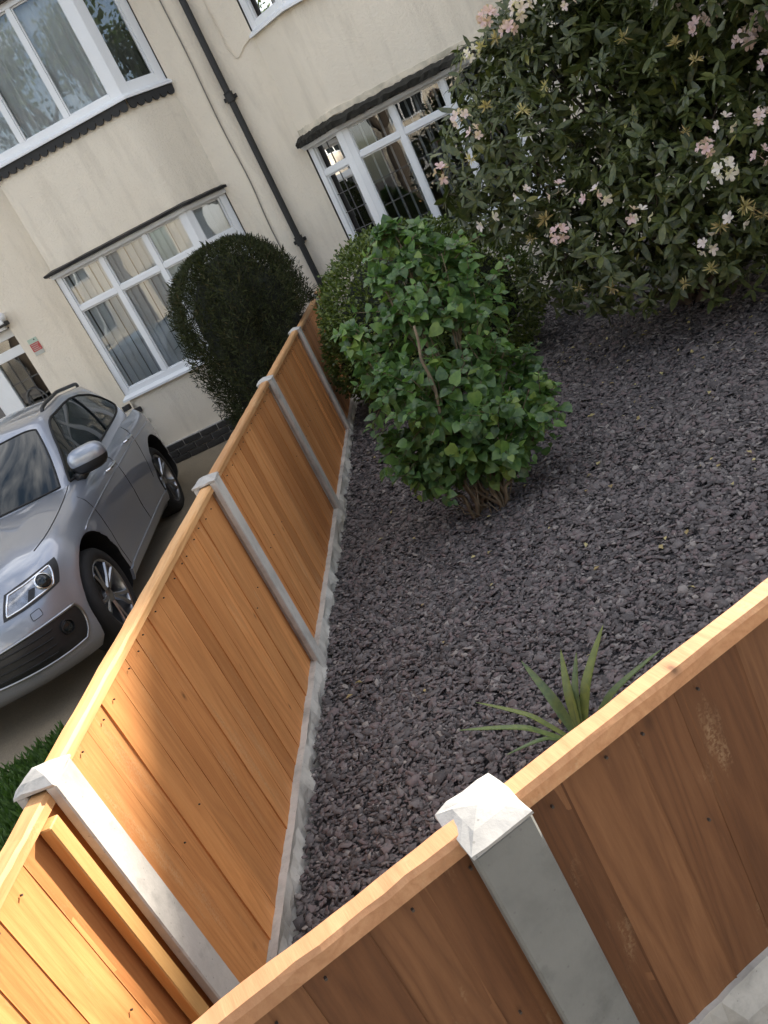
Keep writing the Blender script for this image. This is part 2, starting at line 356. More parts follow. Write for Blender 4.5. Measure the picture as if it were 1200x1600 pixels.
def window(house, F, u0, u1, z0, z1, mull=(), trans=(), fl=.07, fr=.07, ft=.06, fb=.06, depth=-.02, bar=.055, lead=None, sill=True, out=0):
    """one unit of a facet: frame bars, a pane per light, leading"""
    X = F.M; t = .065; d1 = depth+out
    mb = MB()
    mb.box((u0, d1-t, z0), (u0+fl, d1, z1), X); mb.box((u1-fr, d1-t, z0), (u1, d1, z1), X)
    mb.box((u0+fl, d1-t, z0), (u1-fr, d1-.002, z0+fb), X); mb.box((u0+fl, d1-t, z1-ft), (u1-fr, d1-.002, z1), X)
    for u in mull: mb.box((u-bar/2, d1-t, z0+fb), (u+bar/2, d1-.004, z1-ft), X)
    ul = [u0+fl]+[k for u in mull for k in (u-bar/2, u+bar/2)]+[u1-fr]
    zl = [z0+fb]+[k for z in trans for k in (z-bar/2, z+bar/2)]+[z1-ft]
    for i in range(0, len(ul), 2):
        for z in trans: mb.box((ul[i], d1-t, z-bar/2), (ul[i+1], d1-.007, z+bar/2), X)
        for j in range(0, len(zl), 2):                     # inner sash bead, set back
            a, b, c, d = ul[i], ul[i+1], zl[j], zl[j+1]; e = .016
            mb.box((a, d1-t+.01, c), (a+e, d1-.022, d), X); mb.box((b-e, d1-t+.01, c), (b, d1-.022, d), X)
            mb.box((a+e, d1-t+.01, c), (b-e, d1-.024, c+e), X); mb.box((a+e, d1-t+.01, d-e), (b-e, d1-.024, d), X)
    o = mb.build('window', M['upvc'], house, bevel=.003)
    for i in range(0, len(ul), 2):
        for j in range(0, len(zl), 2):
            pm = MB(); pm.box((ul[i]+.012, d1-.044, zl[j]+.012), (ul[i+1]-.012, d1-.036, zl[j+1]-.012), X)
            pm.build('pane', M['glass'], o)
            if lead:
                lm = MB(); a, b, c, d = ul[i]+.016, ul[i+1]-.016, zl[j]+.016, zl[j+1]-.016
                nu, nz = max(1, round((b-a)/lead[0])), max(1, round((d-c)/lead[1]))
                for k in range(1, nu): x = a+(b-a)*k/nu; lm.box((x-.005, d1-.0355, c), (x+.005, d1-.031, d), X)
                for k in range(1, nz): z = c+(d-c)*k/nz; lm.box((a, d1-.0355, z-.005), (b, d1-.030, z+.005), X)
                if lm.v: lm.build('leading', M['lead'], o)
    return o
def path_strip(name, pts, prof, mat, house, jitter=0, sub=1, smooth=False):
    """sweep a (out, z) profile along a plan polyline"""
    P = [Vector((*p, 0)) for p in pts]; Q = []
    for a, b in zip(P, P[1:]):
        for k in range(sub): Q.append(a.lerp(b, k/sub))
    Q.append(P[-1]); n = len(Q); rows = []
    for i, p in enumerate(Q):
        d0 = (Q[i]-Q[i-1]).normalized() if i else None; d1 = (Q[i+1]-Q[i]).normalized() if i < n-1 else None
        d0 = d0 or d1; d1 = d1 or d0; t = (d0+d1).normalized(); N = Vector((t.y, -t.x, 0)); k = 1/max(.3, N.dot(Vector((d0.y, -d0.x, 0))))
        rows.append([p+N*(o_*k+(random.uniform(-1, 1)*jitter if o_ > .02 else 0))+Vector((0, 0, z+random.uniform(-1, 1)*jitter)) for o_, z in prof])
    mb = MB(); m = len(prof)
    mb.add([v for r_ in rows for v in r_], [(i*m+j, (i+1)*m+j, (i+1)*m+(j+1) % m, i*m+(j+1) % m) for i in range(n-1) for j in range(m)]+[tuple(range(m)), tuple(reversed([(n-1)*m+j for j in range(m)]))])
    bm = bmesh.new(); me = mb.mesh(name, mat); bm.from_mesh(me); bmesh.ops.recalc_face_normals(bm, faces=bm.faces); bm.to_mesh(me); bm.free()
    return link(name, me, house)

EAVE = 5.42; BY = 8.0
house_l = tag(empty('house', (-3, WY, 0)), 'cream rendered house left of the downpipe, with a bay window behind the car', 'house', 'pair of joined houses')
house_r = tag(empty('house', (3, WY, 0)), 'cream rendered house right of the downpipe, with leaded bay window', 'house', 'pair of joined houses')
for h in (house_l, house_r): h.matrix_world = Matrix.Translation(h.location)
house_l.location = house_r.location = (0, 0, 0)
house_l.matrix_world = house_r.matrix_world = Matrix.Identity(4)
# left bay plan (seen left to right): return, front, right splay
lb = [(-2.66, WY), (-2.57, BY), (-.92, BY), (-.50, WY)]
rb = [(.50, WY), (.92, BY), (2.62, BY), (3.04, WY)]
def bay_walls(house, pts, low, up, fronts):
    for z0, z1 in ((-.3, low[0]), (low[0], low[1]), (low[1], up[0]), (up[0], up[1]), (up[1], EAVE+.05)):
        win = z0 in (low[0], up[0]); mb = MB()
        for a, b, splay in zip(pts, pts[1:], fronts):
            if not (win and splay): wall_facet(mb, Facet(a, b), z0, z1)
        if not mb.v: continue
        bm = bmesh.new(); me = mb.mesh('bay_wall', M['render']); bm.from_mesh(me); bmesh.ops.remove_doubles(bm, verts=bm.verts, dist=1e-4)
        es = [e for e in bm.edges if len(e.link_faces) == 2 and abs((e.verts[0].co-e.verts[1].co).normalized().z) > .9 and e.calc_face_angle(0) > .3]
        if es: bmesh.ops.bevel(bm, geom=es, offset=.13, segments=6, affect='EDGES', profile=.5)
        for f in bm.faces: f.smooth = True
        bm.to_mesh(me); bm.free(); link('bay_wall', me, house)
LOW, UP = (.93, 2.46), (3.62, 4.84)
bay_walls(house_l, lb, LOW, UP, (None, 1, 1))
bay_walls(house_r, rb, LOW, UP, (1, 1, 1))
# flat walls
mb = MB(); F = Facet((-9, WY), (-2.66, WY)); wall_facet(mb, F, -.3, EAVE+.05, [(4.05, 5.49, -.25, 2.22)], .14); mb.build('front_wall', M['render'], house_l)
mb = MB(); wall_facet(mb, Facet((-.50, WY), (-.0, WY)), -.3, EAVE+.05); mb.build('front_wall', M['render'], house_l)
mb = MB(); wall_facet(mb, Facet((0, WY), (.50, WY)), -.3, EAVE+.05); wall_facet(mb, Facet((3.04, WY), (14, WY)), -.3, EAVE+.05); mb.build('front_wall', M['render'], house_r)
# side, back walls, roof halves, rooms
for h, x0, x1 in ((house_l, -9, 0), (house_r, 0, 14)):  # right house stretched beyond its own width so the roof shades the garden
    mb = MB(); xe = x0 if h is house_l else x1
    mb.add([(xe,WY,-.3),(xe,16.4,-.3),(xe,16.4,EAVE+.05),(xe,WY,EAVE+.05)], [(0,1,2,3)]); mb.add([(xe,WY,EAVE+.05),(xe,16.4,EAVE+.05),(xe,12.4,8.15)], [(0,1,2)])
    mb.add([(x0,16.4,-.3),(x1,16.4,-.3),(x1,16.4,EAVE+.05),(x0,16.4,EAVE+.05)], [(0,1,2,3)]); mb.build('outer_wall', M['render'], h)
    mb = MB(); mb.add([(x0,7.75,EAVE-.02),(x1,7.75,EAVE-.02),(x1,12.4,8.22),(x0,12.4,8.22),(x0,16.9,EAVE-.02),(x1,16.9,EAVE-.02)], [(0,1,2,3),(3,2,5,4)])
    mb.box((x0, 7.70, EAVE-.14), (x1, 7.75, EAVE)); mb.build('roof', M['roof'], h)
    mb = MB(); 
    for z in (.15, 2.58, 3.1, 5.3): mb.add([(x0+.02,8.46,z),(x1-.02,8.46,z),(x1-.02,12,z),(x0+.02,12,z)], [(0,1,2,3)])
    mb.add([(x0+.02,11.5,.1),(x1-.02,11.5,.1),(x1-.02,11.5,5.3),(x0+.02,11.5,5.3)], [(0,1,2,3)])
    mb.add([(-.05 if x1 == 0 else .05,8.45,.1),(-.05 if x1 == 0 else .05,11.5,.1),(-.05 if x1 == 0 else .05,11.5,5.3),(-.05 if x1 == 0 else .05,8.45,5.3)], [(0,1,2,3)])
    mb.build('room', M['room'], h)
# windows
Fl, Fls = Facet(lb[1], lb[2]), Facet(lb[2], lb[3]); Fr0, Fr, Fr1 = Facet(rb[0], rb[1]), Facet(rb[1], rb[2]), Facet(rb[2], rb[3])
window(house_l, Fl, 0, Fl.L, LOW[0]+.03, LOW[1], [.575, 1.125], [2.02], fr=.085)
window(house_l, Fls, 0, Fls.L, LOW[0]+.03, LOW[1], [], [2.02], fl=.10, fr=.09)
window(house_l, Fl, 0, Fl.L, UP[0]+.03, UP[1], [.47, 1.02], [], fr=.13)
window(house_l, Fls, 0, Fls.L, UP[0]+.03, UP[1], [], [], fl=.12, fr=.10, ft=.09, fb=.09)
ld = (.19, .235)
window(house_r, Fr0, 0, Fr0.L, LOW[0]+.03, LOW[1], [], [2.11], fl=.08, fr=.10, lead=(.15, .2))
window(house_r, Fr, 0, Fr.L, LOW[0]+.03, LOW[1], [.575, 1.135], [2.11], fl=.085, lead=ld)
window(house_r, Fr1, 0, Fr1.L, LOW[0]+.03, LOW[1], [], [2.11], lead=(.15, .2))
window(house_r, Fr0, 0, Fr0.L, UP[0]+.03, UP[1], [], [], fl=.09, fr=.10)
window(house_r, Fr, 0, Fr.L, UP[0]+.03, UP[1], [.575, 1.135], [], fl=.085)
window(house_r, Fr1, 0, Fr1.L, UP[0]+.03, UP[1], [], [])
def inset(pts, a=.0): return pts
# sills, drips, scallops
for h, pts in ((house_l, lb), (house_r, rb)):
    path_strip('window_sill', pts, [(-.10, LOW[0]-.028), (.045, LOW[0]-.028), (.045, LOW[0]-.004), (-.0, LOW[0]+.03), (-.10, LOW[0]+.03)], M['upvc'], h)
    path_strip('window_sill', pts, [(-.10, UP[0]-.028), (.055, UP[0]-.028), (.055, UP[0]-.004), (-.0, UP[0]+.03), (-.10, UP[0]+.03)], M['upvc'], h)
path_strip('window_drip', lb[0:1]+lb[1:], [(-.02, LOW[1]+.004), (.075, LOW[1]-.004), (.08, LOW[1]+.022), (-.02, LOW[1]+.045)], M['black'], house_l, .003, 10)
path_strip('window_head', lb, [(-.02, LOW[1]-.05), (.012, LOW[1]-.05), (.03, LOW[1]-.006), (-.02, LOW[1])], M['upvc'], house_l)
path_strip('window_drip', rb, [(-.02, LOW[1]+.004), (.115, LOW[1]-.008), (.12, LOW[1]+.042), (.05, LOW[1]+.085), (-.02, LOW[1]+.10)], M['moss'], house_r, .011, 34)
path_strip('window_head', rb, [(-.02, LOW[1]-.05), (.03, LOW[1]-.05), (.06, LOW[1]-.010), (-.02, LOW[1])], M['upvc'], house_r)
path_strip('stain_band', rb, [(-.02, LOW[1]+.10), (.004, LOW[1]+.10), (.004, LOW[1]+.155), (-.02, LOW[1]+.165)], M['render_moss'], house_r, .006, 30)
def scallops(h, pts):
    for a, b in zip(pts, pts[1:]):
        F = Facet(a, b); n = max(1, round(F.L/.098)); p_ = F.L/n; mb = MB(); poly = [(0, 0)]
        for k in range(n):
            for j in range(0, 7):
                t = math.pi*j/6; poly.append((k*p_+p_/2-p_/2*.94*math.cos(t), -.055-.045*math.sin(t)))
        poly.append((F.L, 0)); X = F.M @ Matrix.Translation((0, .012, UP[0]-.03)) @ Matrix(((1,0,0,0),(0,0,1,0),(0,1,0,0),(0,0,0,1)))
        mb.prism(poly, 0, .018, X); mb.build('scalloped_trim', M['black'], h)
scallops(house_l, lb); 
# head strip above upper windows is out of frame; black strip top-left above the upper window
path_strip('window_drip', lb, [(-.02, UP[1]+.004), (.05, UP[1]), (.05, UP[1]+.05), (-.02, UP[1]+.06)], M['black'], house_l)
# brick plinth of the left bay: black painted bricks, two courses, and toothed quoin bricks up its left corner
pl = [(-2.70, 8.03), (-2.60, BY), (-.92, BY), (-.50, WY)]
F = Facet((-2.66, BY-.002), (-.90, BY-.002)); mb = MB(); mb.box((0, .0, -.1), (F.L, .045, .243), F.M); mort = mb.build('plinth_mortar', M['mortar'], house_l)
bme = {}
def brick(u, z, wd, hg, F, par, out=.0):
    k = round(wd, 3), round(hg, 3)
    if k not in bme:
        b_ = MB(); b_.box((-wd/2, -.03, -hg/2), (wd/2, .03, hg/2)); bme[k] = b_.mesh('brick', M['brick_b'], bevel=.004)
    o = link('brick', bme[k], par); o.matrix_local = F.M @ Matrix.Translation((u, out, z)) @ Matrix.Rotation(random.uniform(-.01, .01), 4, 'Y')
for r_ in range(3):
    u = -.11 if r_ % 2 else 0
    z = .045+r_*.078
    while u < F.L:
        a, b = max(u, 0)+.005, min(u+.215, F.L)
        if b-a > .05: brick((a+b)/2, z, b-a, .066, F, mort, .035+(.012 if r_ < 2 else 0)+random.uniform(-.003, .003))
        u += .225
quo = MB(); quo.box((0, 0, .243), (.03, .004, .9), F.M); quo = quo.build('quoin_mortar', M['render'], house_l)
for k in range(8):
    wd = .20 if k % 2 == 0 else .09
    brick(wd/2-.01, .29+k*.078, wd, .062, F, quo, -.012)

# front door of the left house, set in its opening
dx0, dx1 = -4.95, -3.51; DY = WY+.10
Fd = Facet((dx0, DY), (dx1, DY)); X = Fd.M; L = Fd.L
mb = MB()
mb.box((0,-.07,-.2),(.06,0,2.2),X); mb.box((L-.015,-.07,-.2),(L,0,2.2),X); mb.box((.06,-.07,2.10),(L-.015,-.002,2.2),X)
mb.box((.06,-.07,1.88),(L-.015,-.003,1.99),X); mb.box((L-.56,-.07,-.2),(L-.44,-.001,1.88),X)
dr = mb.build('door_frame', M['upvc'], house_l, bevel=.004)
mb = MB(); mb.box((.06,-.05,1.99),(L-.015,-.04,2.10),X); mb.build('pane', M['glass'], dr)
mb = MB(); mb.box((L-.44,-.05,.0),(L-.015,-.04,1.88),X); mb.build('pane', M['glass'], dr)
lm = MB()
for z in (.5, .95, 1.3, 1.6): lm.box((L-.44,-.0395,z-.006),(L-.015,-.034,z+.006),X)
for u in (L-.32, L-.18): lm.box((u-.006,-.0395,.0),(u+.006,-.0335,1.88),X)
lm.tube([X @ Vector((L-.25+.13*math.cos(t), -.03, 1.28+.2*math.sin(t))) for t in np.linspace(0, math.pi, 12)], .012, 6)
lm.build('leading', M['lead'], dr)
mb = MB(); mb.box((.06,-.06,-.15),(L-.56,-.02,1.88),X); door = mb.build('door', M['upvc'], house_l, bevel=.004)
mb = MB(); mb.box((.16,-.0195,.9),(L-.72,-.012,1.7),X); mb.build('door_panel', M['room'], door)
mb = MB(); mb.box((L-.53,.0,1.02),(L-.47,.012,1.16),X); mb.tube([X @ Vector((L-.50,.03,1.11)), X @ Vector((L-.50,.045,1.0))], .012, 8); mb.build('door_handle', M['chrome'], dr)
mb = MB(); mb.box((dx0-.14, WY-.12, 2.26), (dx1+.02, WY+.0, 2.33)); mb.box((dx0-.1, WY-.05, 2.20), (dx1-.02, WY-.0, 2.258)); mb.build('door_hood', M['upvc'], house_l, bevel=.006)

# things on the wall
def text_lines(mb, F, u0, u1, zs, h, out):
    for z in zs:
        u = u0
        while u < u1-.012:
            ww = random.uniform(.008, .022); mb.box((u, out, z-h/2), (min(u+ww, u1), out+.0015, z+h/2), F.M); u += ww+.004
Fw = Facet((-3.41, WY), (-3.29, WY)); t = tag(empty('wall_sign', (0, 0, 0)), 'small red and pale green notice on the cream wall beside the front door', 'sign')
mb = MB(); mb.box((0,.002,1.93),(.12,.008,1.985),Fw.M); mb.build('pale_band', M['pale_green'], t)
mb = MB(); mb.box((0,.002,1.832),(.12,.009,1.929),Fw.M); mb.build('red_band', M['red'], t)
mb = MB(); mb.box((0,.002,1.785),(.12,.008,1.831),Fw.M); mb.build('grey_band', M['pale_grey'], t)
mb = MB(); text_lines(mb, Fw, .015, .105, (1.912, 1.89, 1.868, 1.848), .008, .0092); mb.build('lettering', M['pale_grey'], t)
mb = MB(); mb.tube([Fw.M @ Vector((.085,.008,1.965)), Fw.M @ Vector((.085,.012,1.965))], .008, 10); mb.build('screw', M['black'], t)
t = tag(empty('wall_lamp', (0, 0, 0)), 'white round wall lamp over a dark bracket above the front door', 'lamp')
X = Matrix.Translation((-3.50, WY-.07, 2.34)); mb = MB(); mb.lathe([(.0005,.05)]+[(.055*math.sin(a), .055*math.cos(a)) for a in np.linspace(.1, 2.4, 9)], 16, X); mb.tube([(-3.50,WY-.07,2.34),(-3.50,WY,2.34)], .02, 10); mb.build('lamp_globe', M['upvc'], t, smooth=True)
mb = MB(); mb.box((-3.60,WY-.10,2.235),(-3.47,WY-.002,2.285)); mb.build('bracket', M['plastic'], t, bevel=.008)

t = tag(empty('downpipe', (0, WY, 0)), 'black rainwater downpipe running down the join of the two houses', 'downpipe')
t.location = (0, 0, 0)
px = .01; mb = MB(); mb.tube([(px, WY-.06, 5.4), (px, WY-.06, .1)], .036, 16); mb.build('pipe', M['black'], t, smooth=True, auto=.8)
for z in (4.75, 3.20, 1.61):
    mb = MB(); mb.tube([(px, WY-.06, z-.045), (px, WY-.06, z+.045)], .047, 16); mb.box((px-.075, WY-.03, z-.02), (px+.075, WY-.003, z+.02)); mb.tube([(px, WY-.06, z+.045), (px, WY-.06, z+.055)], .05, 16)
    mb.build('bracket', M['black'], t, bevel=.003)
pts = [(-.21, WY-.012, 5.4), (-.205, WY-.012, 4.3), (-.20, WY-.012, 3.75), (-.215, WY-.012, 3.0), (-.20, WY-.012, 2.4), (-.225, WY-.012, 1.85), (-.21, WY-.012, .9), (-.2, WY-.012, .2)]
def smooth_pts(pts, n=6):
    P = [Vector(p) for p in pts]; out = []
    for i in range(len(P)-1):
        p0, p1, p2, p3 = P[max(i-1,0)], P[i], P[i+1], P[min(i+2, len(P)-1)]
        for k in range(n):
            t = k/n; out.append(.5*((2*p1)+(p2-p0)*t+(2*p0-5*p1+4*p2-p3)*t*t+(-p0+3*p1-3*p2+p3)*t**3))
    return out+[P[-1]]
mb = MB(); mb.tube(smooth_pts(pts), .007, 6); tag(mb.build('wall_cable', M['cable'], None), 'thin brown cable running down the wall left of the downpipe', 'cable')
mb = MB(); mb.tube(smooth_pts([(.18, WY-.010, 5.3), (.20, WY-.010, 3.85), (.23, WY-.010, 3.55), (.27, WY-.010, 3.50), (.36, WY-.010, 3.56), (.46, WY-.010, 3.60), (.52, WY-.02, 3.62)]), .005, 6)
tag(mb.build('wall_cable', M['render'], None), 'cream painted cable looping to the upper window right of the downpipe', 'cable')

# blinds and nets behind the glass
def blind(label, F, u0, u1, z0, z1, ang, back, pitch=.089, wd=.088):
    t = tag(empty('vertical_blind', (0, 0, 0)), label, 'blind', 'vertical blinds in the bay windows')
    me = {}
    n = int((u1-u0)/pitch)
    mb = MB(); mb.box((u0, -back-.02, z1), (u1, -back+.02, z1+.03), F.M); mb.build('head_rail', M['upvc'], t)
    key = MB(); a = 6; rows = []
    for zz in (z0, z1): rows.append([Vector((wd*(k/a-.5), .008*math.sin(math.pi*k/a), zz)) for k in range(a+1)])
    key.grid(rows); rows2 = [[v+Vector((0, -.0012, 0)) for v in r_] for r_ in rows]; key.grid(rows2); ms = key.mesh('slat', M['blind'], smooth=True)
    for k in range(n+1):
        o = link('slat', ms, t); o.matrix_local = F.M @ Matrix.Translation((u0+k*pitch, -back, 0)) @ Matrix.Rotation(ang+random.uniform(-.09, .09), 4, 'Z') @ Matrix.Rotation(random.uniform(-.006, .006), 4, 'Y')
blind('closed grey vertical blind in the lower bay front behind the car', Fl, .08, Fl.L-.1, .98, 2.40, R(17), .10, .089, .098)
blind('grey vertical blind in the narrow right side of the bay beside the conifer', Fls, .10, Fls.L-.06, .98, 2.40, R(12), .10, .089, .096)
blind('grey blind in the narrow leaded side window right of the downpipe', Fr0, .08, Fr0.L-.06, .98, 2.40, R(8), .09, .089, .096)
blind('half open blind strips in the leaded bay front behind the rhododendron', Fr, .10, Fr.L-.05, .98, 2.40, R(76), .2, .105)
def net(label, F, u0, u1, z0, z1, back, amp, n, mat):
    mb = MB(); rows = []
    N = n*8
    off = [random.uniform(-.6, .6) for _ in range(n+1)]
    for z in np.linspace(z0, z1, 7):
        k_ = 1-.25*(z-z0)/(z1-z0)
        rows.append([F.M @ Vector((u0+(u1-u0)*i/N, -back+amp*k_*math.sin(2*math.pi*i/8+off[i//8])*(.6+.4*math.sin(i*.37)), z)) for i in range(N+1)])
    mb.grid(rows); tag(mb.build('net_curtain', mat, None, smooth=True), label, 'curtain', 'net curtains in the upper windows')
M['net'] = plain('net_fabric', (.80, .82, .86), .9, .05, 5); M['net_dark'] = plain('dark_curtain', (.14, .135, .13), .9, .2, 8)
net('pale pleated net curtain behind the large upper left panes', Fl, .05, Fl.L-.1, 3.66, 4.82, .14, .022, 17, M['net'])
net('dark pleated curtain in the narrow upper casement left of the downpipe', Fls, .06, Fls.L-.04, 3.66, 4.82, .12, .02, 6, M['net_dark'])
net('pale curtain in the upper right window at the top edge', Fr0, .05, Fr0.L-.04, 3.66, 4.82, .12, .02, 6, M['net'])

# ------------------------------------------------------------------ fences
def post_mesh(name, wd, dp, z0, z1, mat, cap=.03, over=.002):
    """concrete slotted post, local y along the fence, x = outwards; garden face at x=0, weathered pyramid cap"""
    s = .026; sw = .05; c = -dp/2
    poly = [(0,0),(0,wd),(c+sw/2,wd),(c+sw/2,wd-s),(c-sw/2,wd-s),(c-sw/2,wd),(-dp,wd),(-dp,0),(c-sw/2,0),(c-sw/2,s),(c+sw/2,s),(c+sw/2,0)][::-1]
    mb = MB(); mb.prism(poly, z0, z1-.012)
    o = over; b = [(o,-o),(o,wd+o),(-dp-o,wd+o),(-dp-o,-o)]; zb = z1-.0115
    # lumpy cap: rim, then shoulder to a short ridge
    ring0 = [(x, y, zb) for x, y in b]; rim = []
    def loop(pts, n=4):
        out = []
        for i in range(4):
            a, b_ = Vector(pts[i]), Vector(pts[(i+1) % 4])
            for k in range(n): out.append(a.lerp(b_, k/n))
        return out
    L0 = loop(ring0); L1 = [v+Vector((random.uniform(-.0025,.0025), random.uniform(-.0025,.0025), .008+random.uniform(-.003,.003))) for v in L0]
    cx = Vector((-dp/2, wd/2, 0)); L2 = [Vector((cx.x+(v.x-cx.x)*.55, cx.y+(v.y-cx.y)*.55, zb+.010+cap*.55)) for v in L0]
    n = len(L0); vs_ = L0+L1+L2+[Vector((cx.x, cx.y, zb+.010+cap))]
    fs = [(i, (i+1) % n, n+(i+1) % n, n+i) for i in range(n)]+[(n+i, n+(i+1) % n, 2*n+(i+1) % n, 2*n+i) for i in range(n)]+[(2*n+i, 2*n+(i+1) % n, 3*n) for i in range(n)]+[tuple(range(n-1,-1,-1))]
    cm = MB(); cm.add(vs_, fs[::1])
    bm = bmesh.new(); me2 = cm.mesh('cap', mat); bm.from_mesh(me2); bmesh.ops.recalc_face_normals(bm, faces=bm.faces); bm.to_mesh(me2); bm.free()
    return mb.mesh(name, mat, bevel=.004), me2
def concrete_post(label, M4, wd, dp, z0, z1, mat, group, cap=.03):
    t = tag(empty('concrete_post'), label, 'post', group); t.matrix_world = M4
    a, b = post_mesh('shaft', wd, dp, z0, z1, mat, cap)
    link('shaft', a, t); b.materials[0] = M['cap']; link('cap', b, t); return t
BOARDS = {}
def board_mesh(wd, h, mat, th=(.0065, .0090)):
    """feather-edged board: local y along the fence, garden face on +x, thick edge at y=0"""
    k = (round(wd, 2), round(h, 3), mat.name)
    if k not in BOARDS:
        n = 8; mb = MB(); rows = []
        for j in range(n+1):
            z = h*j/n; w1 = random.uniform(-.0012, .0012)
            rows.append([Vector(v) for v in ((-.004, 0, z), (th[1]+w1, 0, z), (th[1]-.0015+w1, .004, z), (th[0], wd, z), (-.004, wd, z))])
        vs_ = [v for r_ in rows for v in r_]; fs = []
        for j in range(n):
            for i in range(5): a = j*5+i; b = j*5+(i+1) % 5; fs.append((a, b, b+5, a+5))
        fs += [(4,3,2,1,0), tuple(n*5+i for i in range(5))]
        mb.add(vs_, fs); BOARDS[k] = mb.mesh('board', mat)
    return BOARDS[k]
def fence_panel(label, M4, L, z0, z1, boards, rail, bmat, railmat, group, battens=(), face=1, endstrip=False, nails=True):
    """M4: local y along the fence, x outwards (garden side face at +); boards hung on x=0"""
    t = tag(empty('fence_panel'), label, 'fence panel', group); t.matrix_world = M4
    nb = MB()
    for (y0, wd, flip) in boards:
        h = z1-.02-z0+random.uniform(-.004, .006)
        o = link('board', board_mesh(wd, round(z1-.02-z0, 2), bmat), t)
        sx = face
        o.matrix_local = Matrix.Translation((random.uniform(-.0015, .0015), y0 if not flip else y0+wd, z0+random.uniform(-.005, .003))) @ Matrix.Diagonal((sx, -1 if flip else 1, 1, 1)) @ Matrix.Rotation(random.uniform(-.004, .004), 4, 'X')
        for zz in ((z1-.06+random.uniform(-.01, .006),) if random.random() < .6 else (z1-.07, z0+(z1-z0)*.5+random.uniform(-.03, .03))):
            a = y0+wd*random.uniform(.2, .8); fx = face*.0155
            nb.tube([(fx-.004*face, a, zz), (fx+.0012*face, a, zz)], .0026, 6)
    if nails: tag(nb.build('nails', M['nail'], t), kind='stuff')
    # capping rail with slightly wandering arris, made of small steps so it is not laser straight
    (ra, rb_, rt) = rail; n = 26; rows = []
    for i in range(n+1):
        y = L*i/n; w1 = random.uniform(-.0016, .0016); w2 = random.uniform(-.0014, .0014); w3 = random.uniform(-.0012, .0012)
        b_ = .006
        rows.append([Vector(v) for v in ((ra, y, z1-rt), (rb_, y, z1-rt), (rb_+w1, y, z1-b_+w2-.004), (rb_-b_+w1, y, z1+w3-.002), (ra+b_+w2, y, z1+w3), (ra+w2, y, z1-b_))])
    mb = MB(); m = 6; vs_ = [v for r_ in rows for v in r_]
    fs = [(i*m+j, i*m+(j+1) % m, (i+1)*m+(j+1) % m, (i+1)*m+j) for i in range(n) for j in range(m)]+[tuple(range(m-1,-1,-1)), tuple(n*m+j for j in range(m))]
    mb.add(vs_, fs); me = mb.mesh('top_rail', railmat)
    bm = bmesh.new(); bm.from_mesh(me); bmesh.ops.recalc_face_normals(bm, faces=bm.faces); bm.to_mesh(me); bm.free()
    link('top_rail', me, t)
    for (y0, y1, x0, x1, za, zb, bm_) in battens:
        mb = MB(); mb.box((min(x0,x1), y0, za), (max(x0,x1), y1, zb)); mb.build('batten', bm_, t, bevel=.003)
    # back frame strips on the other side
    for zz in (z0+.06, z1-.10):
        mb = MB(); a, b = sorted((-face*.006, -face*.03)); mb.box((a, .0, zz), (b, L, zz+.035)); mb.build('cross_rail', bmat, t)
    return t
def board_row(L, lo, hi, start=0.0, flip=False, lap=.014):
    out = []; y = start
    while y < L-.03:
        wd = min(random.uniform(lo, hi), L-y)
        if L-(y+wd) < .05: wd = L-y
        wd = round(wd, 2) if L-(y+wd) > .01 else wd
        out.append((y-(lap if (flip and out) else 0), wd+lap, flip) if not flip else (y-lap if out else y, wd+(lap if out else 0), True))
        y += wd
    return out
GA = 'posts along the side fence'; GP = 'panels of the side fence'
PXA = -.050                                                # board plane of the side fence
post_lab = ['whitish concrete fence post nearest the camera at lower left, sunlit at its top',
 'concrete post of the side fence, second from the camera, mid picture',
 'concrete post of the side fence beside the leafy lilac bush',
 'short visible concrete post of the side fence against the rounded green shrub',
 'concrete post of the side fence hidden among shrubs nearest the house']
for i in range(5):
    y = 1.9*i+(0, 0, .01, -.02, 0)[i]
    concrete_post(post_lab[i], Matrix.Translation((0, y, 0)), .098, .105, -.35, 1.075+(.0, .012, .0, -.01, 0)[i], M['post'], GA, .020)
pan_lab = ['sunlit orange timber fence panel with a pale upright batten, lower left corner',
 'orange timber fence panel between the nearest two concrete posts, half sunlit',
 'shaded orange timber fence panel between the second and third posts',
 'timber fence panel left of the lilac bush, partly hidden by leaves',
 'timber fence panel behind the rounded green shrub',
 'short timber fence panel ending at the house wall by the downpipe']
for i in range(-1, 5):
    y0 = 1.9*i+.085 if i >= 0 else -.94; y1 = min(1.9*(i+1)+.012, 8.385) if i >= 0 else .012
    L = y1-y0; ztop = (1.055, 1.070, 1.075, 1.065, 1.045, 1.055)[i+1]
    X = Matrix.Translation((PXA, y0, 0))
    bat = []
    if i == -1: bat = [(L-.098, L-.052, .016, .046, .09, ztop-.036, M['wood_batten'])]
    else: bat = [(.012, .046, -.004, .024, .085, ztop-.037, M['wood'])]
    fence_panel(pan_lab[i+1], X, L, .085, ztop, board_row(L, .095, .135, .05 if i >= 0 else 0), (-.026, .026, .032), M['wood'], M['wood_rail_y'], GP, bat)
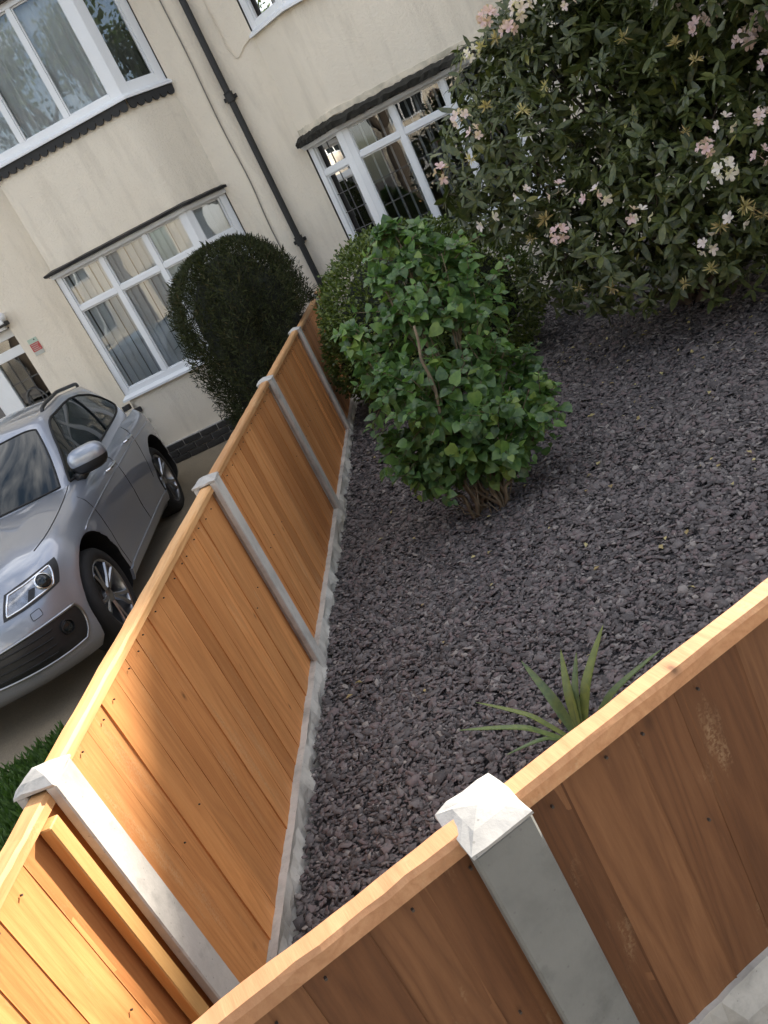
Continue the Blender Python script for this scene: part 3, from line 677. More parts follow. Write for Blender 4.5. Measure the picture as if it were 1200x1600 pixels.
# concrete gravel boards, rock faced
def rock_board(label, M4, L, z0, z1, xf, group, amp=.014, back=-.05):
    n = max(8, int(L/.028)); m = 10; rows = []
    blk = [random.uniform(-.008, .010) for _ in range(int(L/.11)+3)]
    for i in range(n+1):
        y = L*i/n; r_ = []
        bl = blk[int(y/.11)]
        for j in range(m+1):
            z = z0+(z1-z0)*j/m
            ed = min(1, (m-j)/1.2)
            r_.append(Vector((xf+(bl+random.uniform(-amp, amp)*.4)*ed+(.012*math.sin(j*1.4+bl*300)*ed), y, z+random.uniform(-.002, .002)+(bl*.35 if j == m else 0))))
        r_.append(Vector((back, y, r_[-1].z+random.uniform(-.001, .001))))
        rows.append(r_)
    mb = MB(); mb.grid(rows); k = len(rows[0])
    me = mb.mesh('gravel_board', M['kerb']); bm = bmesh.new(); bm.from_mesh(me)
    vsb = [bm.verts.new((back, L*i/n, z0)) for i in range(2) for n in (1,)]
    for f in bm.faces: f.smooth = False
    bm.to_mesh(me); bm.free()
    o = link('gravel_board', me); o.matrix_world = M4
    tag(o, label, 'gravel board', group); return o
gl = ['rough pale concrete gravel board under the sunlit panel nearest the camera', 'rough pale concrete gravel board below the half sunlit fence panel', 'rough pale concrete gravel board below the second shaded panel', 'concrete gravel board in shade behind the lilac bush', 'concrete gravel board behind the rounded green shrub', 'concrete gravel board at the house end of the side fence']
for i in range(-1, 5):
    y0 = 1.9*i+.08 if i >= 0 else -.94; y1 = min(1.9*(i+1)+.02, 8.385) if i >= 0 else .02
    rock_board(gl[i+1], Matrix.Translation((0, y0, 0)), y1-y0, -.3, .088, -.012, 'gravel boards of the side fence', .016)

# front fence, 26 degrees off the house line
BA = R(26); nB = Vector((-math.sin(BA), math.cos(BA), 0)); tB = Vector((math.cos(BA), math.sin(BA), 0))
OB = Vector((.613, -.692, 0))-nB*.03
def MBm(t, n):                                             # local y along the fence, local x towards the garden
    p_ = OB+tB*t+nB*n
    return Matrix(((nB.x, tB.x, 0, p_.x), (nB.y, tB.y, 0, p_.y), (0, 0, 1, 0), (0, 0, 0, 1))) @ Matrix.Diagonal((1, 1, 1, 1))
# local frame is left handed for (x=garden, y=along): use x = street side instead
def MBs(t, n):
    p_ = OB+tB*t+nB*n
    return Matrix(((-nB.x, tB.x*-1, 0, p_.x), (-nB.y, tB.y*-1, 0, p_.y), (0, 0, 1, 0), (0, 0, 0, 1)))   # x = street, y = towards the left
GB = 'parts of the front fence'
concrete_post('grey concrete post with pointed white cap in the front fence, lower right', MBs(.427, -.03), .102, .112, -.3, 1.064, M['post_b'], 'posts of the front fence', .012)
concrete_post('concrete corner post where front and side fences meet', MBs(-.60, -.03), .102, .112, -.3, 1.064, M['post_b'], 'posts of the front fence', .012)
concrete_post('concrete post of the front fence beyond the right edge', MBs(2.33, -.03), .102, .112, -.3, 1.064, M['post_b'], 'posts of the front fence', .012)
# board plane sits .06 behind the post's street face
def explicit(edges): return [(a, b-a+.014, False) for a, b in zip(edges, edges[1:])]
Ll = .432-.09-(-.60); edges = [0, .085, .185, .295, .41, .53, .64, .76, .85, .94]
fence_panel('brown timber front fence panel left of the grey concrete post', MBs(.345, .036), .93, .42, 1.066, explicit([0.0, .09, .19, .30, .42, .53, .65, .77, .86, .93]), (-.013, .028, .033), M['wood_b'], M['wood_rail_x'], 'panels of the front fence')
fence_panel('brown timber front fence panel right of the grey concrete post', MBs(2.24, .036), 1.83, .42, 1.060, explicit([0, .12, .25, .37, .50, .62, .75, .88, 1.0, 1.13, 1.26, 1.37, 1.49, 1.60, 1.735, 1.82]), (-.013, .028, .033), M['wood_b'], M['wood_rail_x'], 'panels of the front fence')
rock_board('grey concrete gravel board below the right front fence panel', MBs(2.24, .04), 1.82, -.3, .42, .022, 'gravel boards of the front fence', .010, -.03)
rock_board('grey concrete gravel board below the left front fence panel', MBs(.345, .04), .93, -.3, .42, .022, 'gravel boards of the front fence', .010, -.03)

# ------------------------------------------------------------------ slate chippings
def project(P):
    d = P-np.array(CAM); z = d @ np.array(CF); return 600+FPX*(d @ np.array(CR))/z, 800-FPX*(d @ np.array(CU))/z, z
def chip_cloud(P, size, tilt):
    """P (n,3) centres -> irregular flat prisms"""
    n = len(P); k = 5
    ang = (np.arange(k)/k*2*np.pi)[None, :]+rng.uniform(-.32, .32, (n, k))+rng.uniform(0, 6.28, (n, 1))
    rad = rng.uniform(.55, 1.15, (n, k)); asp = rng.uniform(.40, .85, (n, 1)); rot = rng.uniform(0, 2*np.pi, (n, 1))
    ex = rad*np.cos(ang)*size[:, None]; ey = rad*np.sin(ang)*size[:, None]*asp
    x = ex*np.cos(rot)-ey*np.sin(rot); y = ex*np.sin(rot)+ey*np.cos(rot)
    th = rng.uniform(.10, .22, n)*size
    tz = rng.normal(0, tilt, (n, 2)); tz = np.clip(tz, -1.2, 1.2)
    V = np.zeros((n, 2*k, 3))
    for l, s in ((0, 1), (1, -1)):
        sh = 1 if l == 0 else 1.06
        V[:, l*k:(l+1)*k, 0] = x*sh; V[:, l*k:(l+1)*k, 1] = y*sh
        V[:, l*k:(l+1)*k, 2] = (s*th*.5)[:, None]+rng.uniform(-.08, .08, (n, k))*size[:, None]
    nx = np.stack([np.sin(tz[:, 0]), np.sin(tz[:, 1]), np.ones(n)], 1); nx /= np.linalg.norm(nx, axis=1)[:, None]
    a = np.cross(np.tile([0, 1., 0], (n, 1)), nx); a /= np.linalg.norm(a, axis=1)[:, None]; b = np.cross(nx, a)
    W = V[:, :, :1]*a[:, None]+V[:, :, 1:2]*b[:, None]+V[:, :, 2:]*nx[:, None]+P[:, None]
    base = (np.arange(n)*2*k)[:, None, None]
    side = np.array([[k+i, k+(i+1) % k, (i+1) % k, i] for i in range(k)])
    top = np.array([[0, 1, 2, 2], [0, 2, 3, 4]])
    tri = np.array([[0, 1, 2], [0, 2, 3], [0, 3, 4]]+[t for q in side for t in ((q[0], q[1], q[2]), (q[0], q[2], q[3]))])
    F = (tri[None]+base).reshape(-1, 3)
    return W.reshape(-1, 3), F
def garden_ok(P): 
    bl = -.98+math.tan(BA)*P[:, 0]
    return (P[:, 0] > .0) & (P[:, 1] > bl+.07) & (P[:, 1] < 8.3)
bed = sheet('slate_gravel_bed', [[(.0,-.93,-.026),(7,2.48,-.026),(7,8.38,-.026),(.0,8.38,-.026)]], M['dust'])
def undul(x, y): return .010*np.sin(x*2.1+1.3*y)+.008*np.sin(3.7*x-2.2*y+1)+.006*np.sin(6.1*y+4.3*x)
N = 400000
P = np.stack([rng.uniform(0, 5.4, N), rng.uniform(-.95, 8.2, N), np.zeros(N)], 1); P = P[garden_ok(P)]
px_, py_, pz_ = project(P); keep = (px_ > 250) & (px_ < 1420) & (py_ > 330) & (py_ < 1700) & (pz_ > .2); P = P[keep]
dist = np.linalg.norm(P-np.array(CAM), axis=1)
keep = rng.random(len(P)) < np.clip(1.45-dist/6, .22, 1); P = P[keep]; dist = dist[keep]
size = np.clip(rng.lognormal(math.log(.0122), .42, len(P)), .005, .036)*(1+np.clip(dist-3, 0, 5)*.10)
P[:, 2] = undul(P[:, 0], P[:, 1])+rng.uniform(-.007, .008, len(P))
heap = np.clip(1-P[:, 0]/.12, 0, 1); P[:, 2] += heap*rng.uniform(0, .02, len(P))
V, F = chip_cloud(P, size, .34)
g = link('slate_chippings', np_mesh('slate_chippings', V, F, M['slate'])); tag(g, 'grey and purple slate chippings covering the garden', 'gravel', kind='stuff')
print('chips', len(P))
# the three hundred chips that show largest, each a piece of the bed
X_, Y_ = rng.uniform(.05, 2.4, 4000), rng.uniform(-.6, 1.4, 4000); Q = np.stack([X_, Y_, np.zeros(4000)], 1); Q = Q[garden_ok(Q)]
a_, b_, z_ = project(Q); Q = Q[(a_ > 0) & (a_ < 1200) & (b_ < 1600) & (b_ > 0)]
a_, b_, z_ = project(Q); Q = Q[np.argsort(z_)][:300]
Q[:, 2] = undul(Q[:, 0], Q[:, 1])+.010
for q_ in Q:
    sz = float(np.clip(rng.lognormal(math.log(.016), .3), .010, .030))
    V, F = chip_cloud(np.zeros((1, 3)), np.array([sz]), .22)
    o = link('slate_chip', np_mesh('slate_chip', V, F, M['slate']), bed); o.location = q_

# ------------------------------------------------------------------ across the road (seen mirrored in the windows; extra houses and trees added to cut low sky light)
oh = tag(empty('house_opposite', (0, 0, 0)), 'pale house across the road, mirrored in the leaded bay window', 'house')
oh.name = 'house'
mb = MB(); hx0, hx1, hy = 1.2, 9.5, -24
mb.box((hx0, hy-8, .1), (hx1, hy, 5.4)); mb.add([(hx0,hy,5.4),(hx1,hy,5.4),((hx0+hx1)/2,hy,8.2),(hx0,hy-8,5.4),(hx1,hy-8,5.4),((hx0+hx1)/2,hy-8,8.2)], [(0,1,2),(3,5,4)]); mb.build('wall', M['render'], oh)
mb = MB(); xm = (hx0+hx1)/2
mb.add([(hx0-.3,hy+.3,5.25),(xm,hy+.3,8.35),(xm,hy-8,8.35),(hx0-.3,hy-8,5.25),(hx1+.3,hy+.3,5.25),(hx1+.3,hy-8,5.25)], [(0,1,2,3),(1,4,5,2)]); mb.build('roof', M['roof'], oh)
for x in (2.2, 6.4):
    for z in (.9, 3.4):
        mb = MB(); mb.box((x, hy-.02, z), (x+2.0, hy+.05, z+1.35)); wn = mb.build('window', M['upvc'], oh)
        for k in range(3): mb = MB(); mb.box((x+.08+k*.64, hy+.05, z+.08), (x+.64+k*.64, hy+.056, z+1.27)); mb.build('pane', M['carglass'], wn)
mb = MB(); mb.box((4.7, hy-.02, .1), (5.7, hy+.04, 2.2)); mb.build('door', M['upvc'], oh)
OPP = [('pale house added across the road, second in the row, to cut low sky light, mirrored in the left windows', -10.4), ('unseen pale house added at the far left of the row to cut low sky light', -22.0), ('unseen pale house added at the right of the row to cut low sky light', 11.6), ('unseen pale house added at the far right of the row to cut low sky light', 23.2)]  # further houses added to hold low sky light off the garden
for lab, dx in OPP:
    c = oh.copy(); col.objects.link(c); c['label'] = lab; c['group'] = oh['group'] = 'row of houses across the road'; c.location.x = dx
    for ch in list(oh.children):
        k = ch.copy(); col.objects.link(k); k.parent = c
        for g_ in ch.children:
            k2 = g_.copy(); col.objects.link(k2); k2.parent = k
def street_tree(label, x, y, h, sp, nl, seed):
    rs = random.Random(seed); t = tag(empty('street_tree', (x, y, .2)), label, 'tree', 'trees across the road'); tips = []
    mb = MB()
    def grow(p_, d, L, r_, lv):
        q_ = p_+d*L; mid = (p_+q_)/2+Vector((rs.uniform(-1, 1), rs.uniform(-1, 1), 0))*L*.06
        mb.tube([p_, mid, q_], [r_, r_*.85, r_*.68], 7 if lv < 2 else 4)
        if lv >= 2: tips.append((q_, L))
        if lv == 5: return
        for k in range(3 if lv < 4 else 2):
            a = rs.uniform(0, 6.28); e = d.orthogonal().normalized(); e2 = d.cross(e); nd = (d*rs.uniform(.75, 1.1)+(e*math.cos(a)+e2*math.sin(a))*rs.uniform(.45, .8)*sp+Vector((0, 0, .12))).normalized(); grow(q_, nd, L*rs.uniform(.62, .82), r_*.62, lv+1)
    grow(Vector((0, 0, 0)), Vector((0, 0, 1)), h*.28, h*.028, 0)
    mb.build('trunk', M['bark'], t, smooth=True)
    idx = rng.integers(0, len(tips), nl); P = np.array([tuple(tips[i][0]) for i in idx])+rng.normal(0, .28, (nl, 3)); Tt = rng.normal(0, 1, P.shape); Nn = rng.normal(0, 1, P.shape)
    V, F, tri = leaf_arrays('small', P, Tt, Nn, rng.uniform(.10, .22, nl)); tag(link('crown', np_mesh('crown', V.reshape(-1, 3), F, M['tree']), t), kind='stuff')
TREES = [('tree with thin bare branches across the road, mirrored in the upper left window', -8.2, -11.5, 12, 1.0, 9000, 3),
 ('second tree across the road, mirrored left in the upper window', -14, -13.5, 12, 1.05, 16000, 8),
 ('brown trunked tree across the road, mirrored in the leaded bay', 1.6, -13.0, 10, 1.0, 14000, 5),
 ('tree across the road to the right, mirrored behind the flowers', 8.5, -13, 11, 1, 16000, 11),
 ('tree far along the road to the right', 17, -13, 12, 1.1, 16000, 23),  # tree added to hold back low sky light
 ('leafy tree further along the gardens to the right, mirrored in the upper side casement', 12.5, 4.6, 9.5, 1.1, 26000, 17)]  # tree added so the upper casement mirrors something darker than sky

# ------------------------------------------------------------------ the parked car (local: +x its left side, +y forward, front axle at y=0)
car = tag(empty('parked_car'), 'silver grey SUV parked on the driveway behind the side fence', 'car')
CYAW = .1227
fy = Vector((math.sin(CYAW), -math.cos(CYAW), 0)); lf = Vector((math.cos(CYAW), math.sin(CYAW), 0))
car.matrix_world = Matrix(((lf.x, fy.x, 0, -2.63), (lf.y, fy.y, 0, 3.72), (0, 0, 1, -.18), (0, 0, 0, 1)))
car.matrix_world = car.matrix_world @ Matrix.Identity(4)
# (lf, fy, up) is left handed when viewed as x,y,z -> mirror the lateral axis by building the shell on both sides
PLAN = [(0,.90),(.22,.888),(.42,.858),(.58,.80),(.72,.70),(.82,.56),(.885,.38),(.915,.15),(.925,-.15),(.925,-.5),(.925,-1.0),(.93,-1.6),(.935,-2.2),(.94,-2.6),(.94,-3.0),(.92,-3.3),(.86,-3.52),(.72,-3.66),(.4,-3.73),(0,-3.75)]
def cat(pts, t):
    n = len(pts)-1; t = min(max(t, 0), 1)*n; i = min(int(t), n-1); u = t-i
    p0, p1, p2, p3 = (np.array(pts[max(i-1,0)], float), np.array(pts[i], float), np.array(pts[i+1], float), np.array(pts[min(i+2,n)], float))
    return .5*((2*p1)+(p2-p0)*u+(2*p0-5*p1+4*p2-p3)*u*u+(-p0+3*p1-3*p2+p3)*u**3)
def interp(x, tab): return float(np.interp(x, [a for a, b in tab], [b for a, b in tab]))
def ztop(y): return interp(y, [(-3.75,1.0),(-3.3,1.08),(-2.2,1.085),(-.9,1.035),(-.3,1.0),(.2,.965),(.5,.92),(.75,.875),(.9,.855)])
def body(s, v):
    """s: 0 nose centre .. 1 tail centre; v: 0 sill .. 1 shoulder"""
    x, y = cat(PLAN, s); z0 = .20+.05*max(0, min(1, (y-.5)/.4)) ; z1 = ztop(y); z = z0+(z1-z0)*v
    inw = interp(v, [(0,.085),(.08,.03),(.18,.008),(.35,.012),(.55,.0),(.72,.002),(.84,.012),(.93,.035),(1,.085)])
    fr = max(0, min(1, (y-.2)/.5)); rr = max(0, min(1, (-2.9-y)/.6))
    inf = interp(v, [(0,.10),(.1,.03),(.25,.0),(.45,.01),(.6,.03),(.75,.06),(.88,.11),(1,.20)])
    e = 2e-3; a = cat(PLAN, s-e); b = cat(PLAN, s+e); t = b-a; L = math.hypot(*t)+1e-9; nx, ny = -t[1]/L, t[0]/L
    if nx*x+ny*(y+1.4) < 0: nx, ny = -nx, -ny
    k = inw*(1-fr)+inf*fr
    # flared arches
    fl_ = 0
    for yc in (0, -2.807):
        d = math.hypot(y-yc, z-.365); fl_ += .022*math.exp(-((d-.47)/.05)**2) if x > .7 else 0
    k -= fl_
    return Vector((x-nx*k, y-ny*k, z))
def bodyN(s, v):
    e = .004; p_ = body(s, v); a = body(min(s+e, 1), v)-body(max(s-e, 0), v); b = body(s, min(v+.02, 1))-body(s, max(v-.02, 0))
    n = a.cross(b); n.normalize()
    if n.dot(Vector((p_.x, p_.y+1.4, 0))) < 0: n = -n
    return n
NS, NV, NH = 84, 22, 10
def zhood(y): return interp(y, [(-3.75,1.0),(-3.2,1.08),(-1.2,1.15),(-.75,1.135),(-.3,1.085),(.2,1.025),(.55,.965),(.72,.92),(.9,.87)])
mb = MB(); side = [[body(i/NS, j/NV) for j in range(NV+1)] for i in range(NS+1)]
rows = []
for i in range(NS+1):
    row = list(side[i]); e = side[i][-1]; yc = e.y if e.y < .62 else .62+(e.y-.62)*1.0
    for k in range(1, NH+1):
        u = k/NH; x = e.x*(1-u); zc = zhood(e.y); bul = e.z+(max(zc, e.z)-e.z)*math.sin(u*math.pi/2)**.75
        ridge = .012*math.exp(-((x-.56)/.07)**2)*max(0, min(1, (e.x-.5)/.3)) if e.y > -.8 else 0
        row.append(Vector((x, yc, bul+ridge)))
    rows.append(row)
for sgn in (1, -1):
    G = [[Vector((sgn*p_.x, p_.y, p_.z)) for p_ in r_] for r_ in (rows if sgn == 1 else rows)]
    mb.grid(G)
bot = [r_[0] for r_ in rows]
for i in range(NS): mb.add([bot[i], bot[i+1], Vector((-bot[i+1].x, bot[i+1].y, bot[i+1].z)), Vector((-bot[i].x, bot[i].y, bot[i].z))], [(0,1,2,3)])
me = mb.mesh('body', [M['paint'], M['plastic']])
bm = bmesh.new(); bm.from_mesh(me); bmesh.ops.remove_doubles(bm, verts=bm.verts, dist=2e-4); bmesh.ops.dissolve_degenerate(bm, edges=bm.edges, dist=1e-4); bmesh.ops.recalc_face_normals(bm, faces=bm.faces); bm.to_mesh(me); bm.free()
bo = link('body', me, car)
cut = MB()
for yc in (0, -2.807):
    for sg in (1, -1): cut.tube([(sg*.58, yc, .375), (sg*1.2, yc, .375)], .455, 48)
cme = cut.mesh('cutter', [M['plastic']])
bm = bmesh.new(); bm.from_mesh(cme); bmesh.ops.recalc_face_normals(bm, faces=bm.faces); bm.to_mesh(cme); bm.free()
co = bpy.data.objects.new('cutter', cme); col.objects.link(co); co.parent = car
md = bo.modifiers.new('arch', 'BOOLEAN'); md.object = co; md.operation = 'DIFFERENCE'; md.solver = 'EXACT'; md.material_mode = 'TRANSFER'
dg = bpy.context.evaluated_depsgraph_get(); dg.update(); me2 = bpy.data.meshes.new_from_object(bo.evaluated_get(dg)); bo.modifiers.clear(); bo.data = me2
bpy.data.objects.remove(co)
me2.polygons.foreach_set('use_smooth', [True]*len(me2.polygons))
bm = bmesh.new(); bm.from_mesh(me2)
for e in bm.edges:
    if len(e.link_faces) == 2 and e.calc_face_angle(0) > .7: e.smooth = False
bm.to_mesh(me2); bm.free()
# patches that follow the shell
def patch(name, fn, nfn, corners, off, mat, parent, n=12, m=8, rnd=.0, thick=.0):
    (a, b, c, d) = [np.array(k, float) for k in corners]      # a..b bottom edge, d..c top edge
    rows = []
    for i in range(n+1):
        r_ = []
        for j in range(m+1):
            u, w_ = i/n, j/m
            if rnd:                                            # squircle mapping rounds the corners
                U, W = 2*u-1, 2*w_-1; U2 = U*math.sqrt(1-rnd*W*W/2); W2 = W*math.sqrt(1-rnd*U*U/2); u2, w2 = (U2+1)/2, (W2+1)/2
            else: u2, w2 = u, w_
            q_ = (a*(1-u2)+b*u2)*(1-w2)+(d*(1-u2)+c*u2)*w2
            p_ = fn(*q_); N = nfn(*q_); r_.append(p_+N*off)
        rows.append(r_)
    mb = MB(); mb.grid(rows)
    # skirt back into the shell so the piece has depth
    ring = [rows[i][0] for i in range(n+1)]+[rows[n][j] for j in range(1, m+1)]+[rows[i][m] for i in range(n-1, -1, -1)]+[rows[0][j] for j in range(m-1, 0, -1)]
    cen = sum(ring, Vector())/len(ring); N = nfn(*((a+b+c+d)/4)); back = [p_-N*(off+.012) for p_ in ring]; k = len(ring)
    mb.add(ring+back, [(i, (i+1) % k, k+(i+1) % k, k+i) for i in range(k)])
    o = mb.build(name, mat, parent, smooth=True, auto=.8); return o, ring
def outline(name, ring, rad, mat, parent, inset=0):
    cen = sum(ring, Vector())/len(ring); pts = [p_+(cen-p_).normalized()*inset for p_ in ring]; pts = pts+pts[:2]
    mb = MB(); mb.tube(pts, rad, 6, caps=False); return mb.build(name, mat, parent, smooth=True)
def bl(c, u, w_): a, b, c2, d = [np.array(k, float) for k in c]; return (a*(1-u)+b*u)*(1-w_)+(d*(1-u)+c2*u)*w_
def sfind(y):                                               # s on the left flank where plan y = y
    lo, hi = .3, .9
    for _ in range(40):
        mid = (lo+hi)/2
        if cat(PLAN, mid)[1] > y: lo = mid
        else: hi = mid
    return lo
def sfront(x):
    lo, hi = 0, .42
    for _ in range(40):
        mid = (lo+hi)/2
        if cat(PLAN, mid)[0] < x: lo = mid
        else: hi = mid
    return lo
for sg in (1, -1):
    fn = (lambda s, v, sg=sg: Vector((sg*body(s, v).x, body(s, v).y, body(s, v).z))); nf = (lambda s, v, sg=sg: Vector((sg*bodyN(s, v).x, bodyN(s, v).y, bodyN(s, v).z)))
    H = [(.138, .775), (.290, .735), (.325, .905), (.176, .972)]
    hl, ring = patch('headlight', fn, nf, H, .004, M['plastic'], car, 22, 10, .22)
    H2 = [tuple(bl(H, *k)) for k in ((.05,.10),(.90,.10),(.88,.89),(.05,.90))]
    _, r2 = patch('reflector', fn, nf, H2, .0062, M['alloy'] if False else plain('lamp_reflector', (.30,.31,.33), .25, .35, 22, metal=.8), hl, 22, 10, .22)
    outline('light_strip', r2, .0085, M['chrome'], hl, .006)
    c = bl(H, .70, .52); p_ = fn(*c); N = nf(*c)
    mb = MB(); rot = N.to_track_quat('Z', 'Y').to_matrix().to_4x4(); X = Matrix.Translation(p_+N*.004) @ rot
    mb.lathe([(.058,0),(.058,.012),(.050,.014)], 24, X); mb.build('lens_ring', M['chrome'], hl, smooth=True)
    mb = MB(); mb.lathe([(.05*math.cos(a), .002+.022*math.sin(a)) for a in np.linspace(0, 1.5, 7)], 24, X); mb.build('projector_lens', M['carglass'], hl, smooth=True)
    _, _ = patch('lamp_divider', fn, nf, [tuple(bl(H, *k)) for k in ((.40,.18),(.52,.15),(.56,.55),(.44,.6))], .008, M['plastic'], hl, 6, 6, .2)
    # lower intake with fog lamp
    I = [(.055, .22), (.270, .17), (.290, .53), (.085, .57)]
    it, ring = patch('lower_intake', fn, nf, I, .003, M['plastic'], car, 22, 10, .40)
    outline('intake_trim', ring, .011, M['alloy'], it, .0)
    c = bl(I, .78, .62); p_ = fn(*c); N = nf(*c); X = Matrix.Translation(p_+N*.002) @ N.to_track_quat('Z', 'Y').to_matrix().to_4x4()
    mb = MB(); mb.lathe([(.05,0),(.05,.016),(.042,.018),(.04,.006)], 20, X); mb.build('fog_lamp_ring', M['plastic'], it, smooth=True, auto=.6)
    mb = MB(); mb.lathe([(.04*math.cos(a), .006+.010*math.sin(a)) for a in np.linspace(0, 1.5, 6)], 20, X); mb.build('fog_lamp', M['carglass'], it, smooth=True)
    for w_ in (.2, .4, .6, .8):
        pts = [fn(*bl(I, u, w_))+nf(*bl(I, u, w_))*.006 for u in np.linspace(.06, .62, 10)]; mb = MB(); mb.tube(pts, .005, 6); mb.build('intake_bar', M['plastic'], it)
    wcap, r3 = patch('washer_cap', fn, nf, [(.190, .635), (.215, .63), (.217, .70), (.193, .705)], .0012, M['paint'], car, 6, 5, .3)
    outline('cap_gap', r3, .0022, M['plastic'], wcap)
    # lower sill cladding, door gaps, handles
    patch('sill_strip', fn, nf, [(sfind(-.44), .07), (sfind(-2.36), .07), (sfind(-2.36), .17), (sfind(-.44), .17)], .010, M['paint'], car, 24, 3)
    for y in (-.52, -1.55):
        pts = [fn(sfind(y-.10*(1-v)*0), v)+nf(sfind(y), v)*.0005 for v in np.linspace(.14, .985, 14)]; mb = MB(); mb.tube(pts, .0032, 5); mb.build('door_gap', M['plastic'], car)
    pts = [fn(sfind(-2.28-.25*max(0, v-.35)), v)+nf(sfind(-2.28), v)*.0005 for v in np.linspace(.38, .985, 12)]; mb = MB(); mb.tube(pts, .0032, 5); mb.build('door_gap', M['plastic'], car)
    pts = [fn(sfind(y), .815)+nf(sfind(y), .815)*.001 for y in np.linspace(-.1, -3.2, 40)]; mb = MB(); mb.tube(pts, .007, 6); mb.build('crease', M['paint'], car, smooth=True)
    for y in (-1.36, -2.20):
        mb = MB(); n_ = nf(sfind(y), .80); pts = [fn(sfind(y+d), .885)+n_*o_ for d, o_ in ((.11,.0),(.095,.034),(.0,.042),(-.095,.034),(-.11,.0))]; mb.tube(smooth_pts(pts, 4), .0125, 8, flat=1.4); mb.build('door_handle', M['chrome'], car, smooth=True)
    # bonnet shut line: from the windscreen corner along the wing to the lamp
    pts = []
    for t in np.linspace(0, 1, 30):
        y = .36-1.16*t; ee = body(sfind(min(y, .34)), 1); x = ee.x-.05-.05*t**3; u = 1-x/ee.x; e_z = ee.z
        z = e_z+(max(zhood(ee.y), e_z)-e_z)*math.sin(u*math.pi/2)**.75
        pts.append(Vector((sg*x, ee.y, z+.001)))
    mb = MB(); mb.tube(pts, .0035, 5); mb.build('bonnet_gap', M['plastic'], car)
# grille in the middle of the nose
fn = body; nf = bodyN
mb = MB()
g0 = [(0, .50), (sfront(.34), .56), (sfront(.38), .93), (0, .93)]
gr, ring = patch('grille', lambda s, v: body(s, v), bodyN, g0, .006, M['plastic'], car, 10, 8, .1); outline('grille_frame', ring, .012, M['chrome'], gr)
# greenhouse
GB0 = [(0,-.50),(.30,-.52),(.58,-.62),(.76,-.78),(.835,-1.0),(.86,-1.5),(.865,-2.1),(.845,-2.7),(.79,-3.15),(.66,-3.45),(.35,-3.58),(0,-3.60)]
GB1 = [(0,-1.30),(.24,-1.31),(.46,-1.36),(.58,-1.46),(.615,-1.62),(.63,-1.9),(.63,-2.3),(.61,-2.75),(.57,-3.05),(.47,-3.20),(.25,-3.27),(0,-3.29)]
def green(s, v):
    a, b = cat(GB0, s), cat(GB1, s); x, y = a*(1-v)+b*v
    bul = .05*math.sin(math.pi*v); L = math.hypot(x, (y+2)*.45)+1e-6; x += bul*x/max(L, .4)*.7
    if s < .3: y += .05*math.sin(math.pi*v)*(1-s/.3)
    zb = interp(y, [(-3.6,1.02),(-2.6,1.03),(-1.0,.99),(-.5,1.06)]) if v < 1 else 0
    zb0 = interp(a[1], [(-3.6,1.08),(-2.6,1.065),(-1.0,1.015),(-.8,1.015),(-.5,1.09)])
    zt = interp(b[1], [(-3.3,1.50),(-2.9,1.55),(-2.2,1.60),(-1.6,1.575),(-1.3,1.545)])
    return Vector((x, y, zb0+(zt-zb0)*v))
def greenN(s, v):
    a = green(min(s+.005, 1), v)-green(max(s-.005, 0), v); b = green(s, min(v+.02, 1))-green(s, max(v-.02, 0)); n = a.cross(b); n.normalize()
    p_ = green(s, v)
    if n.dot(Vector((p_.x, p_.y+2.1, .2))) < 0: n = -n
    return n
NS, NV = 66, 12; rows = []
for i in range(NS+1):
    r_ = [green(i/NS, j/NV) for j in range(NV+1)]; e = r_[-1]
    for k in range(1, 9): u = k/8; r_.append(Vector((e.x*(1-u), e.y+(-2.2-e.y)*u*.0, e.z+.055*math.sin(u*math.pi/2)*min(1, e.x/.5))))
    rows.append(r_)
mb = MB()
for sg in (1, -1): mb.grid([[Vector((sg*p_.x, p_.y, p_.z)) for p_ in r_] for r_ in rows])
me = mb.mesh('cabin', M['paint'], smooth=True); bm = bmesh.new(); bm.from_mesh(me); bmesh.ops.remove_doubles(bm, verts=bm.verts, dist=3e-4); bmesh.ops.recalc_face_normals(bm, faces=bm.faces); bm.to_mesh(me); bm.free(); link('cabin', me, car)
def strip_patch(name, smin, smax, vlo, vhi, off, mat, parent, sg, n=40, m=10):
    rows = []
    for i in range(n+1):
        u = i/n; s = smin+(smax-smin)*u; a, b = vlo(u), vhi(u); rows.append([(lambda p_, N: Vector((sg*(p_.x+N.x*off), p_.y+N.y*off, p_.z+N.z*off)))(green(s, a+(b-a)*j/m), greenN(s, a+(b-a)*j/m)) for j in range(m+1)])
    mb = MB(); mb.grid(rows); ring = [rows[i][0] for i in range(n+1)]+[rows[n][j] for j in range(1, m+1)]+[rows[i][m] for i in range(n-1, -1, -1)]+[rows[0][j] for j in range(m-1, 0, -1)]
    return mb.build(name, mat, parent, smooth=True), ring
ws = .235
